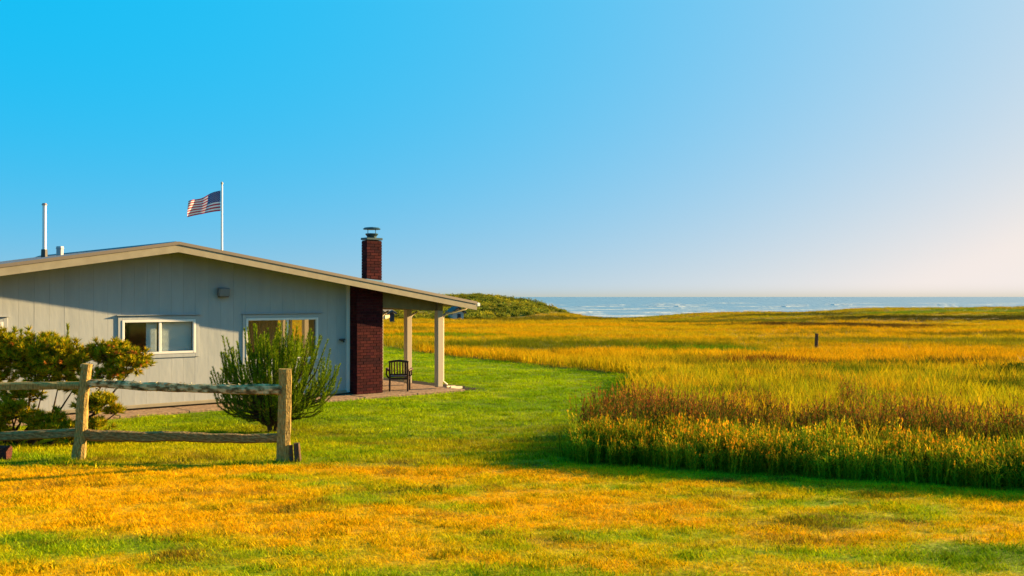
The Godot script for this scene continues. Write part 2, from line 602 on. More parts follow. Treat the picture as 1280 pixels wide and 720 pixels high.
func build_sea() -> void:
	var sm_ := StandardMaterial3D.new()
	sm_.albedo_color = lin(0.13, 0.22, 0.30)
	sm_.roughness = 0.35
	sm_.metallic_specular = 0.35
	sm_.normal_enabled = true
	sm_.normal_texture = noise_tex(512, 0.02, 9, [], 4, true, 6.0)
	sm_.uv1_triplanar = true
	sm_.uv1_world_triplanar = true
	sm_.uv1_scale = Vector3(0.02, 0.02, 0.06)
	var mb := MB.new()
	var ds := [255.0, 320.0, 400.0, 520.0, 700.0, 1000.0, 1600.0, 3000.0, 8000.0, 20000.0, 45000.0]
	for i in ds.size() - 1:
		var w0: float = maxf(900.0, ds[i] * 2.0)
		var w1: float = maxf(900.0, ds[i + 1] * 2.0)
		var a := Vector3(-w0, -5, -ds[i])
		var b := Vector3(w0, -5, -ds[i])
		mb.quad(a, b, Vector3(w1, -5, -ds[i + 1]), Vector3(-w1, -5, -ds[i + 1]))
	var o := single("sea", mb, sm_)
	structure(o, "blue grey sea with white breakers beyond the dunes", "sea")
	# breakers: low rolling ridges of white water, each a strip of its own
	var foam := textured("foam", noise_tex(256, 0.05, 12, [[0.0, lin(0.22, 0.28, 0.31)], [0.45, lin(0.32, 0.37, 0.40)], [1.0, lin(0.50, 0.53, 0.55)]]), Vector3(0.05, 0.05, 0.05), 0.8)
	foam.uv1_world_triplanar = true
	var r := RandomNumberGenerator.new()
	r.seed = 5
	for row in [[385.0, 9, 60.0, 0.35], [402.0, 9, 60.0, 0.4], [428.0, 10, 55.0, 0.4], [462.0, 10, 48.0, 0.5], [505.0, 11, 44.0, 0.5], [570.0, 11, 42.0, 0.6], [650.0, 11, 40.0, 0.7], [760.0, 10, 44.0, 0.8], [900.0, 9, 50.0, 0.9], [1150.0, 8, 60.0, 0.9]]:
		var n: int = row[1]
		for k in n:
			var d: float = row[0] + r.randf_range(-14, 14)
			var L: float = row[2] * r.randf_range(0.5, 1.4)
			var x0: float = row[0] * lerpf(-0.08, 0.58, (k + r.randf_range(-0.3, 0.5)) / (n - 1.0)) - L * 0.5
			var H: float = row[3] * r.randf_range(0.5, 1.1)
			var rings := []
			for s in 15:
				var f := s / 14.0
				var e := sin(f * PI)
				var x := x0 + f * L
				var dd := d + 4.0 * n_mid.get_noise_2d(x * 2.0, d)
				var h := H * pow(e, 0.6) * (0.7 + 0.5 * n_mid.get_noise_2d(x * 6.0, d * 3.0)) + 0.02
				var w := 1.0 + 4.0 * e
				var rg := PackedVector3Array()
				for q in [Vector2(w, -0.1), Vector2(w * 0.5, h * 0.5), Vector2(0.0, h), Vector2(-w * 0.3, h * 0.55), Vector2(-w * 0.5, -0.1)]:
					rg.append(Vector3(x, -5.0 + q.y, -dd + q.x))
				rings.append(rg)
			var b := MB.new()
			b.loft(rings, false)
			part("breaker", b, foam, o)

# ---------------------------------------------------------------- house
const RIDGE_T := 0.71
const RIDGE_Y := 3.745
const PITCH := 0.16
func roof_y(t: float) -> float: return RIDGE_Y - PITCH * absf(t - RIDGE_T)

func rect(x0: float, y0: float, x1: float, y1: float) -> PackedVector2Array:
	return PackedVector2Array([Vector2(x0, y0), Vector2(x1, y0), Vector2(x1, y1), Vector2(x0, y1)])

func slope_strip(t0: float, t1: float, lo: float, hi: float) -> PackedVector2Array:
	return PackedVector2Array([Vector2(t0, roof_y(t0) + lo), Vector2(t1, roof_y(t1) + lo), Vector2(t1, roof_y(t1) + hi), Vector2(t0, roof_y(t0) + hi)])

func build_house() -> void:
	var H := thing("beach_cottage", "low grey gabled cottage with brick chimney and open porch", "house", Vector3(HX, 0, HZ), HT)
	var grain := noise_tex(256, 0.02, 21, [], 5, true, 2.0)
	var siding := []
	for k in 3:
		var b: float = [0.0, 0.006, -0.006][k]
		siding.append(textured("siding%d" % k, noise_tex(256, 0.015, 31 + k, [[0.0, lin(0.295 + b, 0.315 + b, 0.325 + b)], [1.0, lin(0.33 + b, 0.35 + b, 0.36 + b)]], 5), Vector3(0.9, 0.25, 0.9), 0.7, grain, 0.25))
	var trim := mat("trim", lin(0.60, 0.59, 0.57), 0.5)
	var tan_paint := textured("tan_paint", noise_tex(256, 0.02, 41, [[0.0, lin(0.24, 0.21, 0.15)], [1.0, lin(0.285, 0.255, 0.185)]]), Vector3(0.6, 0.6, 0.6), 0.65)
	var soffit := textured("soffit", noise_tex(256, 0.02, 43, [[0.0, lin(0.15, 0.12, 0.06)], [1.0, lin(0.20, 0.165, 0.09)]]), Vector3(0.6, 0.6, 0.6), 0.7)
	var roofing := textured("roofing", noise_tex(512, 0.08, 45, [[0.0, lin(0.12, 0.125, 0.14)], [1.0, lin(0.24, 0.245, 0.26)]], 5), Vector3(0.7, 0.7, 0.7), 0.85)
	var drywall := mat("drywall", lin(0.13, 0.085, 0.055), 0.9)
	# windows: t0, t1, y0, y1
	var wins := [[-4.4, -2.62, 1.26, 2.04], [-0.225, 1.45, 1.26, 2.035], [2.70, 4.645, 1.0, 2.035]]
	# siding boards, cut round the windows
	var cuts := [-6.0]
	var t := -6.0
	var walls_end := 5.47
	var stops := []
	for w in wins:
		stops.append(w[0]); stops.append(w[1])
	stops.append(walls_end)
	for s in stops:
		var n := maxi(1, roundi((s - t) / 0.30))
		for k in n:
			cuts.append(t + (s - t) * (k + 1) / n)
		t = s
	for i in cuts.size() - 1:
		var a: float = cuts[i] + 0.0012
		var b: float = cuts[i + 1] - 0.0012
		var proud := rng.randf_range(0.0, 0.002)
		var m: Material = siding[rng.randi() % 3]
		var spans := [[0.16, -1.0]]
		for w in wins:
			if a > w[0] - 0.01 and b < w[1] + 0.01:
				spans = [[0.16, w[2]], [w[3], -1.0]]
		for sp in spans:
			var pieces := [[a, b]]
			if a < RIDGE_T and b > RIDGE_T: pieces = [[a, RIDGE_T], [RIDGE_T, b]]
			var mb := MB.new()
			for pc in pieces:
				var y1a: float = roof_y(pc[0]) - 0.103 if sp[1] < 0.0 else sp[1]
				var y1b: float = roof_y(pc[1]) - 0.103 if sp[1] < 0.0 else sp[1]
				mb.prism(PackedVector2Array([Vector2(pc[0], sp[0]), Vector2(pc[1], sp[0]), Vector2(pc[1], y1b), Vector2(pc[0], y1a)]), -0.03, proud)
			part("siding_board", mb, m, H)
	# the wall behind the boards, the other outer walls, floor and one partition
	var inner := MB.new()
	var bounds := [-6.0]
	for w in wins:
		bounds.append(w[0]); bounds.append(w[1])
	bounds.append(5.56)
	for i in bounds.size() - 1:
		var a: float = bounds[i]
		var b: float = bounds[i + 1]
		var open := i % 2 == 1
		var ps := [[a, b]]
		if a < RIDGE_T and b > RIDGE_T: ps = [[a, RIDGE_T], [RIDGE_T, b]]
		for p in ps:
			var top := [Vector2(p[1], roof_y(p[1]) - 0.11), Vector2(p[0], roof_y(p[0]) - 0.11)]
			if open:
				var w: Array = wins[i / 2]
				inner.prism(rect(p[0], 0.0, p[1], w[2]), -0.16, -0.032)
				inner.prism(PackedVector2Array([Vector2(p[0], w[3]), Vector2(p[1], w[3]), top[0], top[1]]), -0.16, -0.032)
			else:
				inner.prism(PackedVector2Array([Vector2(p[0], 0.0), Vector2(p[1], 0.0), top[0], top[1]]), -0.16, -0.032)
	part("wall_frame", inner, drywall, H)
	var back := MB.new()
	back.prism(PackedVector2Array([Vector2(-6, 0), Vector2(RIDGE_T, 0), Vector2(RIDGE_T, RIDGE_Y - 0.105), Vector2(-6, roof_y(-6) - 0.105)]), -9.0, -8.85)
	back.prism(PackedVector2Array([Vector2(RIDGE_T, 0), Vector2(6.0, 0), Vector2(6.0, roof_y(6.0) - 0.105), Vector2(RIDGE_T, RIDGE_Y - 0.105)]), -9.0, -8.85)
	part("back_wall", back, siding[0], H)
	var lw := MB.new()
	lw.box(Vector3(-6.08, 1.28, -4.5), Vector3(0.15, 2.56, 9.0))
	part("end_wall", lw, siding[1], H)
	var pw := MB.new()                                          # wall on the porch side with the opening for a glass door
	pw.box(Vector3(5.93, 1.44, -1.4), Vector3(0.14, 2.70, 2.4))
	pw.box(Vector3(5.93, 1.44, -6.92), Vector3(0.14, 2.70, 3.84))
	pw.box(Vector3(5.93, 2.44, -3.8), Vector3(0.14, 0.70, 2.4))
	part("porch_wall", pw, siding[2], H)
	var fl := MB.new()
	fl.box(Vector3(-0.04, 0.06, -4.5), Vector3(11.7, 0.12, 8.66))
	part("room_floor", fl, mat("room_floor", lin(0.10, 0.06, 0.035), 0.6), H)
	var pt := MB.new()
	pt.box(Vector3(2.1, 1.7, -4.5), Vector3(0.1, 3.4, 8.6))
	part("partition", pt, drywall, H)
	# glass door to the porch
	var gd := MB.new()
	for z in [-2.64, -3.8, -4.96]:
		gd.box(Vector3(5.93, 1.1, z), Vector3(0.08, 1.96, 0.07))
	for y in [0.15, 2.06]:
		gd.box(Vector3(5.93, y, -3.8), Vector3(0.079, 0.06, 2.39))
	var gdo := part("glass_door", gd, trim, H)
	var pane_m := StandardMaterial3D.new()
	pane_m.albedo_color = Color(0.12, 0.14, 0.14, 0.05)
	pane_m.transparency = BaseMaterial3D.TRANSPARENCY_ALPHA
	pane_m.roughness = 0.02
	pane_m.metallic_specular = 0.6
	for z in [-3.22, -4.38]:
		var g := MB.new()
		g.box(Vector3(5.93, 1.1, z), Vector3(0.006, 1.84, 1.08))
		part("pane", g, pane_m, gdo)
	# front windows
	var wi := 0
	for w in wins:
		var f := MB.new()
		var wd: float = w[1] - w[0]
		var ht: float = w[3] - w[2]
		var cx: float = (w[0] + w[1]) * 0.5
		var cy: float = (w[2] + w[3]) * 0.5
		var fw := 0.055
		f.cbox(Vector3(w[0] + fw / 2, cy, -0.01), Vector3(fw, ht, 0.09), 0.006)
		f.cbox(Vector3(w[1] - fw / 2, cy, -0.01), Vector3(fw, ht, 0.09), 0.006)
		f.cbox(Vector3(cx, w[3] - fw / 2, -0.01), Vector3(wd - 2 * fw, fw, 0.088), 0.006)
		f.cbox(Vector3(cx, w[2] + fw / 2, -0.01), Vector3(wd - 2 * fw, fw, 0.088), 0.006)
		var wn := part("window", f, trim, H)
		var mull := cx + (0.02 if wi == 1 else 0.13)
		var mu := MB.new()
		mu.cbox(Vector3(mull, cy, -0.016), Vector3(0.06, ht - 2 * fw, 0.06), 0.005)
		part("mullion", mu, trim, wn)
		var ca := MB.new()                                      # flat casing boards, painted like the wall
		ca.cbox(Vector3(w[0] - 0.0425, cy, 0.012), Vector3(0.085, ht + 0.17, 0.026), 0.004)
		ca.cbox(Vector3(w[1] + 0.0425, cy, 0.012), Vector3(0.085, ht + 0.17, 0.026), 0.004)
		ca.cbox(Vector3(cx, w[3] + 0.0425, 0.012), Vector3(wd, 0.085, 0.024), 0.004)
		ca.cbox(Vector3(cx, w[2] - 0.0425, 0.012), Vector3(wd, 0.085, 0.024), 0.004)
		part("casing", ca, siding[1], wn)
		var cap := MB.new()
		cap.cbox(Vector3(cx, w[3] + 0.105, 0.03), Vector3(wd + 0.24, 0.014, 0.07), 0.003)
		part("drip_cap", cap, siding[1], wn)
		for s in [[w[0] + fw, mull - 0.03, -0.012], [mull + 0.03, w[1] - fw, -0.026]]:
			var g := MB.new()
			g.box(Vector3((s[0] + s[1]) * 0.5, cy, s[2]), Vector3(s[1] - s[0], ht - 2 * fw, 0.005))
			part("pane", g, pane_m, wn)
		if wi == 1:
			var bl := MB.new()
			var y: float = w[2] + 0.07
			while y < w[3] - 0.05:
				bl.box(Vector3((mull + w[1]) * 0.5, y, -0.10), Vector3(w[1] - mull - 0.1, 0.003, 0.028), Basis(Vector3.RIGHT, 0.95))
				bl.box(Vector3(mull - 0.16, y, -0.10), Vector3(0.24, 0.003, 0.028), Basis(Vector3.RIGHT, 0.95))
				y += 0.026
			part("blind", bl, mat("blind", lin(0.50, 0.60, 0.58), 0.6), wn)
		if wi == 2:
			var cu := MB.new()
			var rings := []
			for k in 30:
				var x: float = w[0] + 0.05 + k * 0.034
				var z: float = -0.34 + 0.03 * sin(k * 1.9)
				rings.append([x, z])
			for k in 29:
				var p0: Array = rings[k]
				var p1: Array = rings[k + 1]
				cu.quad(Vector3(p0[0], 0.6, p0[1]), Vector3(p1[0], 0.6, p1[1]), Vector3(p1[0], 2.08, p1[1]), Vector3(p0[0], 2.08, p0[1]))
			part("curtain", cu, mat("curtain", lin(0.11, 0.035, 0.018), 0.9), wn)
		wi += 1
	# corner board, base board, vent hood, hose tap
	var cb := MB.new()
	cb.prism(PackedVector2Array([Vector2(5.472, 0.1), Vector2(5.566, 0.1), Vector2(5.566, roof_y(5.566) - 0.104), Vector2(5.472, roof_y(5.472) - 0.104)]), -0.03, 0.03)
	part("corner_board", cb, trim, H)
	var bb := MB.new()
	bb.cbox(Vector3(-0.265, 0.12, 0.01), Vector3(11.46, 0.078, 0.07), 0.008)
	part("base_board", bb, tan_paint, H)
	var vh := MB.new()
	vh.cbox(Vector3(2.1, 2.66, 0.09), Vector3(0.27, 0.2, 0.165), 0.02, Basis(Vector3.RIGHT, 0.12))
	var vho := part("vent_hood", vh, mat("hood", lin(0.15, 0.16, 0.17), 0.55), H)
	var vf := MB.new()
	vf.box(Vector3(2.1, 2.55, 0.085), Vector3(0.22, 0.02, 0.12))
	part("flap", vf, mat("dark_metal", lin(0.03, 0.03, 0.032), 0.5), vho)
	var tp := MB.new()
	tp.tube(PackedVector3Array([Vector3(5.33, 1.44, 0.0), Vector3(5.33, 1.44, 0.09), Vector3(5.33, 1.40, 0.13)]), PackedFloat32Array([0.03, 0.025, 0.022]), 8)
	tp.cbox(Vector3(5.31, 1.46, 0.08), Vector3(0.17, 0.05, 0.05), 0.012)
	part("tap", tp, mat("dark_metal", lin(0.03, 0.03, 0.032), 0.5), H)
	# roof: two slabs, drip edge, fascia, gutter
	var rf := MB.new()
	var e0 := -7.6
	var e1 := 9.1
	rf.prism(slope_strip(e0, RIDGE_T, -0.10, 0.0), -9.5, 0.8)
	rf.prism(slope_strip(RIDGE_T, e1, -0.10, 0.0), -9.5, 0.8)
	var ro := part("roof", rf, roofing, H)
	var sf := MB.new()
	sf.prism(slope_strip(e0 + 0.02, RIDGE_T, -0.128, -0.102), 0.02, 0.798)
	sf.prism(slope_strip(RIDGE_T, e1 - 0.02, -0.128, -0.102), 0.02, 0.798)
	sf.prism(slope_strip(6.01, e1 - 0.02, -0.128, -0.102), -9.49, 0.018)
	part("soffit", sf, soffit, ro)
	for s in [[e0, RIDGE_T], [RIDGE_T, e1]]:
		var fa := MB.new()
		fa.prism(slope_strip(s[0], s[1], -0.215, -0.032), 0.802, 0.842)
		part("fascia", fa, tan_paint, ro)
		var de := MB.new()
		de.prism(slope_strip(s[0], s[1], -0.05, 0.018), 0.844, 0.862)
		de.prism(slope_strip(s[0], s[1], 0.003, 0.018), 0.7, 0.843)
		part("drip_edge", de, mat("drip_edge", lin(0.15, 0.12, 0.09), 0.5), ro)
		var fb := MB.new()
		fb.prism(slope_strip(s[0], s[1], -0.215, -0.032), -9.54, -9.502)
		part("fascia", fb, tan_paint, ro)
	var rc := MB.new()
	rc.prism(PackedVector2Array([Vector2(RIDGE_T - 0.12, roof_y(RIDGE_T - 0.12) + 0.004), Vector2(RIDGE_T + 0.12, roof_y(RIDGE_T + 0.12) + 0.004), Vector2(RIDGE_T, RIDGE_Y + 0.03)]), -9.5, 0.69)
	part("ridge_cap", rc, roofing, ro)
	var gu := MB.new()
	gu.cbox(Vector3(e1 + 0.06, roof_y(e1) - 0.07, -4.3), Vector3(0.12, 0.11, 10.3), 0.02)
	var guo := part("gutter", gu, trim, H)
	var ds := MB.new()
	ds.tube(PackedVector3Array([Vector3(9.16, 2.30, 0.42), Vector3(9.02, 2.20, 0.42), Vector3(8.42, 2.08, 0.33), Vector3(8.33, 1.96, 0.32), Vector3(8.33, 0.25, 0.32), Vector3(8.46, 0.15, 0.33)]), PackedFloat32Array([0.03, 0.03, 0.03, 0.03, 0.03, 0.03]), 8)
	part("downspout", ds, mat("spout", lin(0.60, 0.5, 0.34), 0.5), guo)
	# porch: posts, brackets, beam infill between chimney and first post
	for z in [0.30, -1.16, -2.62, -4.08, -5.54, -7.0, -8.46]:
		var ps := MB.new()
		ps.cbox(Vector3(8.2, 1.14, z), Vector3(0.17, 2.08, 0.17), 0.012)
		var po := part("porch_post", ps, mat("post_paint", lin(0.31, 0.26, 0.19), 0.6), H)
		var br := MB.new()
		br.tube(PackedVector3Array([Vector3(8.27, 1.95, z), Vector3(8.36, 2.05, z), Vector3(8.52, 2.13, z)]), PackedFloat32Array([0.035, 0.035, 0.03]), 5)
		part("bracket", br, mat("post_paint", lin(0.31, 0.26, 0.19), 0.6), po)
	var bm := MB.new()
	bm.cbox(Vector3(8.2, 2.295, -4.1), Vector3(0.15, 0.23, 9.0), 0.01)
	part("porch_beam", bm, soffit, H)
	var inf := MB.new()
	inf.prism(PackedVector2Array([Vector2(6.37, 2.27), Vector2(8.12, 2.17), Vector2(8.12, roof_y(8.12) - 0.131), Vector2(6.37, roof_y(6.37) - 0.131)]), 0.2, 0.28)
	part("rake_beam", inf, soffit, H)
	# brick chimney breast and stack
	var mortar := textured("mortar", noise_tex(128, 0.05, 51, [[0.0, lin(0.028, 0.014, 0.013)], [1.0, lin(0.06, 0.032, 0.028)]]), Vector3(2, 2, 2), 0.95)
	var bricks := []
	for k in 6:
		var c: Color = [Color(0.13, 0.030, 0.022), Color(0.16, 0.038, 0.026), Color(0.105, 0.026, 0.020), Color(0.145, 0.032, 0.03), Color(0.085, 0.024, 0.022), Color(0.18, 0.048, 0.03)][k]
		bricks.append(textured("brick%d" % k, noise_tex(128, 0.04, 61 + k, [[0.0, lin(c.r * 0.22, c.g * 0.16, c.b * 0.3)], [1.0, lin(c.r * 0.42, c.g * 0.32, c.b * 0.5)]], 4), Vector3(3, 3, 3), 0.9))
	brick_mass(H, "chimney_breast", 5.57, 6.36, 0.36, -0.4, 0.0, 2.7, bricks, mortar)
	var stack := brick_mass(H, "chimney_stack", 6.08, 6.55, 0.02, -0.24, 2.80, 4.04, bricks, mortar)
	var flash := MB.new()
	flash.prism(PackedVector2Array([Vector2(6.05, roof_y(6.05)), Vector2(6.58, roof_y(6.58)), Vector2(6.58, roof_y(6.58) + 0.17), Vector2(6.05, roof_y(6.05) + 0.13)]), -0.28, 0.05)
	part("flashing", flash, mat("flashing", lin(0.10, 0.25, 0.40), 0.4, 0.3), stack)
	var cap_m := mat("cap_metal", lin(0.015, 0.055, 0.075), 0.45, 0.3)
	var fc := MB.new()
	fc.cbox(Vector3(6.315, 4.07, -0.11), Vector3(0.50, 0.06, 0.30), 0.01)
	fc.tube(PackedVector3Array([Vector3(6.315, 4.10, -0.11), Vector3(6.315, 4.14, -0.11), Vector3(6.315, 4.20, -0.11), Vector3(6.315, 4.215, -0.11)]), PackedFloat32Array([0.12, 0.13, 0.175, 0.16]), 14)
	var fco := part("flue_cap", fc, cap_m, stack)
	for s in [-0.12, 0.12]:
		var lg := MB.new()
		lg.tube(PackedVector3Array([Vector3(6.315 + s, 4.2, -0.11), Vector3(6.315 + s, 4.34, -0.11)]), PackedFloat32Array([0.009, 0.009]), 5)
		part("leg", lg, cap_m, fco)
	var lid := MB.new()
	lid.tube(PackedVector3Array([Vector3(6.315, 4.32, -0.11), Vector3(6.315, 4.335, -0.11), Vector3(6.315, 4.37, -0.11), Vector3(6.315, 4.385, -0.11)]), PackedFloat32Array([0.22, 0.235, 0.19, 0.06]), 16)
	part("lid", lid, cap_m, fco)
	# vents on the near slope
	var vp := MB.new()
	var vz := -5.6
	var vt := -0.25
	vp.tube(PackedVector3Array([Vector3(vt, roof_y(vt) - 0.05, vz), Vector3(vt, roof_y(vt) + 0.2, vz)]), PackedFloat32Array([0.085, 0.075]), 10)
	var vpo := part("vent_pipe", vp, mat("dark_metal", lin(0.03, 0.03, 0.032), 0.5), H)
	var vq := MB.new()
	vq.tube(PackedVector3Array([Vector3(vt, roof_y(vt) + 0.18, vz), Vector3(vt, roof_y(vt) + 1.36, vz)]), PackedFloat32Array([0.05, 0.05]), 10)
	part("flue", vq, mat("white_metal", lin(0.66, 0.64, 0.66), 0.4), vpo)
	var vc := MB.new()
	vc.tube(PackedVector3Array([Vector3(vt, roof_y(vt) + 1.36, vz), Vector3(vt, roof_y(vt) + 1.41, vz)]), PackedFloat32Array([0.075, 0.05]), 10)
	part("rain_cap", vc, mat("cap_grey", lin(0.2, 0.15, 0.15), 0.5), vpo)
	var v2 := MB.new()
	var t2 := -0.04
	v2.tube(PackedVector3Array([Vector3(t2, roof_y(t2) - 0.05, -5.0), Vector3(t2, roof_y(t2) + 0.16, -5.0), Vector3(t2, roof_y(t2) + 0.17, -5.0), Vector3(t2, roof_y(t2) + 0.23, -5.0)]), PackedFloat32Array([0.085, 0.085, 0.10, 0.085]), 10)
	part("vent_pipe", v2, mat("vent_grey", lin(0.30, 0.30, 0.33), 0.5), H)

func brick_mass(H: Node3D, called: String, t0: float, t1: float, z1: float, z0: float, y0: float, y1: float, bricks: Array, mortar: Material) -> MeshInstance3D:
	var core := MB.new()
	var g := 0.012
	core.prism(PackedVector2Array([Vector2(t0 + g, y0), Vector2(t1 - g, y0), Vector2(t1 - g, minf(y1, roof_y(t1) - 0.13) if y0 < 1.0 else y1 - g), Vector2(t0 + g, minf(y1 + 1.0, roof_y(t0) - 0.13) if y0 < 1.0 else y1 - g)]), z0 + g, z1 - g)
	var o := part(called, core, mortar, H)
	var ch := 0.0755
	var shapes := {}
	var y := y0 if y0 > 1.0 else 0.065
	var row := 0
	while true:
		# how far up the course still fits under the roof
		var top := y + ch
		if y0 >= 1.0 and top > y1 + 0.01: break
		if y0 < 1.0 and top > roof_y(t0) - 0.13: break
		# front: stretchers with half bricks at alternate ends
		var n := roundi((t1 - t0) / 0.21)
		var L := (t1 - t0) / n
		var edges := [t0]
		if row % 2 == 0:
			for k in n: edges.append(t0 + L * (k + 1))
		else:
			edges.append(t0 + L * 0.5)
			for k in n - 1: edges.append(t0 + L * (k + 1.5))
			edges.append(t1)
		for k in edges.size() - 1:
			var a: float = edges[k]
			var b: float = edges[k + 1]
			if y0 < 1.0 and top > roof_y((a + b) * 0.5) - 0.13: continue
			add_brick(o, shapes, bricks, Vector3((a + b) * 0.5, y + ch * 0.5, z1 - 0.02 + rng.randf_range(-0.003, 0.003)), b - a - 0.010, ch - 0.011, false)
		# left return
		var D := z1 - z0
		var m := maxi(1, roundi(D / 0.21))
		for k in m:
			var zc := z0 + D * (k + 0.5) / m
			if k == m - 1: zc -= 0.02
			add_brick(o, shapes, bricks, Vector3(t0 + 0.02 + rng.randf_range(-0.002, 0.002), y + ch * 0.5, zc), D / m - 0.012 - (0.04 if k == m - 1 else 0.0), ch - 0.011, true)
		y = top
		row += 1
	return o

func add_brick(o: Node, shapes: Dictionary, bricks: Array, p: Vector3, L: float, h: float, turned: bool) -> void:
	var key := "%d_%s" % [roundi(L * 500.0), turned]
	if not shapes.has(key):
		var mb := MB.new()
		if turned: mb.box(Vector3.ZERO, Vector3(0.04, h, L))
		else: mb.box(Vector3.ZERO, Vector3(L, h, 0.04))
		shapes[key] = mb.mesh()
	var b := part("brick", shapes[key], bricks[rng.randi() % bricks.size()], o)
	b.position = p

func build_paving() -> void:
	var conc := textured("concrete", noise_tex(512, 0.02, 71, [[0.0, lin(0.16, 0.10, 0.065)], [0.5, lin(0.23, 0.155, 0.10)], [1.0, lin(0.31, 0.22, 0.15)]], 6), Vector3(0.5, 0.5, 0.5), 0.9, noise_tex(256, 0.08, 72, [], 4, true, 3.0), 0.4)
	var root := Node3D.new()
	root.name = "pavement"
	add_child(root)
	root.position = Vector3(HX, 0, HZ)
	root.rotation.y = HT
	structure(root, "brown concrete porch floor and walk along the cottage wall", "pavement")
	var t := -6.6
	while t < 5.5:
		var a := MB.new()
		a.cbox(Vector3(t + 0.745, -0.008, 0.52), Vector3(1.482, 0.12, 0.94), 0.012)
		part("slab", a, conc, root)
		t += 1.5
	for k in 2:
		for j in 3:
			var a := MB.new()
			a.cbox(Vector3(5.42 + 0.79 + k * 1.58, -0.006, 1.0 - 1.55 - j * 3.1), Vector3(1.568, 0.125, 3.088), 0.012)
			part("slab", a, conc, root)
	var edge_strip := MB.new()  # very dark strip along the outer edge of the porch floor
	edge_strip.box(Vector3(9.03, -0.03, -3.95), Vector3(0.84, 0.09, 9.5))
	part("dark_strip", edge_strip, textured("edge_strip", noise_tex(256, 0.1, 74, [[0.0, lin(0.012, 0.009, 0.006)], [1.0, lin(0.04, 0.03, 0.02)]]), Vector3(2, 2, 2), 1.0), root)
	var sp := MB.new()
	var rings := []
	for k in 5:
		var f := k / 4.0
		var w := 0.09 + 0.05 * f
		var r := PackedVector3Array()
		for q in [Vector2(-w, 0.0), Vector2(w, 0.0), Vector2(w, 0.09 - 0.03 * f), Vector2(w - 0.03, 0.09 - 0.03 * f), Vector2(w - 0.04, 0.04), Vector2(-w + 0.04, 0.04), Vector2(-w + 0.03, 0.09 - 0.03 * f), Vector2(-w, 0.09 - 0.03 * f)]:
			r.append(Vector3(0.42 * f, q.y, -q.x))
		rings.append(r)
	sp.loft(rings)
	var x := Vector3(HX, 0, HZ) + Basis(Vector3.UP, HT) * Vector3(8.5, 0.02, 0.35)
	var so := single("splash_block", sp, mat("splash", lin(0.55, 0.47, 0.34), 0.9))
	so.position = x
	so.rotation.y = HT + 0.2
	tag(so, "small pale splash block under the downspout at the porch corner post", "splash block")

# ---------------------------------------------------------------- fence
func rough_beam(a: Vector3, b: Vector3, w0: float, h0: float, w1: float, h1: float, sd: int, wob := 0.018, segs := 16) -> MB:
	var r := RandomNumberGenerator.new()
	r.seed = sd
	var mb := MB.new()
	var dir := (b - a).normalized()
	var up := Vector3.UP if absf(dir.y) < 0.7 else Vector3(0, 0, -1)
	var s := dir.cross(up).normalized()
	var t := s.cross(dir).normalized()
	var k := 9
	var prof := []
	for j in k:
		var an := -TAU * j / k + r.randf_range(-0.15, 0.15)
		# a split wedge: squarish, edges knocked off
		var c := Vector2(cos(an), sin(an))
		var q := 1.0 / maxf(absf(c.x), absf(c.y))
		prof.append(c * lerpf(1.0, q, 0.75) * r.randf_range(0.86, 1.06))
	var off := r.randf() * 50.0
	var rings := []
	for i in segs + 1:
		var f := float(i) / segs
		var p := a.lerp(b, f) + (s * n_fine.get_noise_2d(f * 3.0, off) + t * n_fine.get_noise_2d(f * 3.0, off + 9.0)) * wob * 1.6
		var w := lerpf(w0, w1, f)
		var h := lerpf(h0, h1, f)
		var rg := PackedVector3Array()
		for j in k:
			var pr: Vector2 = prof[j]
			var e := 1.0 + 0.16 * n_fine.get_noise_2d(f * 9.0 + j * 3.7, off + j)
			rg.append(p + s * pr.x * w * 0.5 * e + t * pr.y * h * 0.5 * e)
		rings.append(rg)
	mb.loft(rings)
	return mb

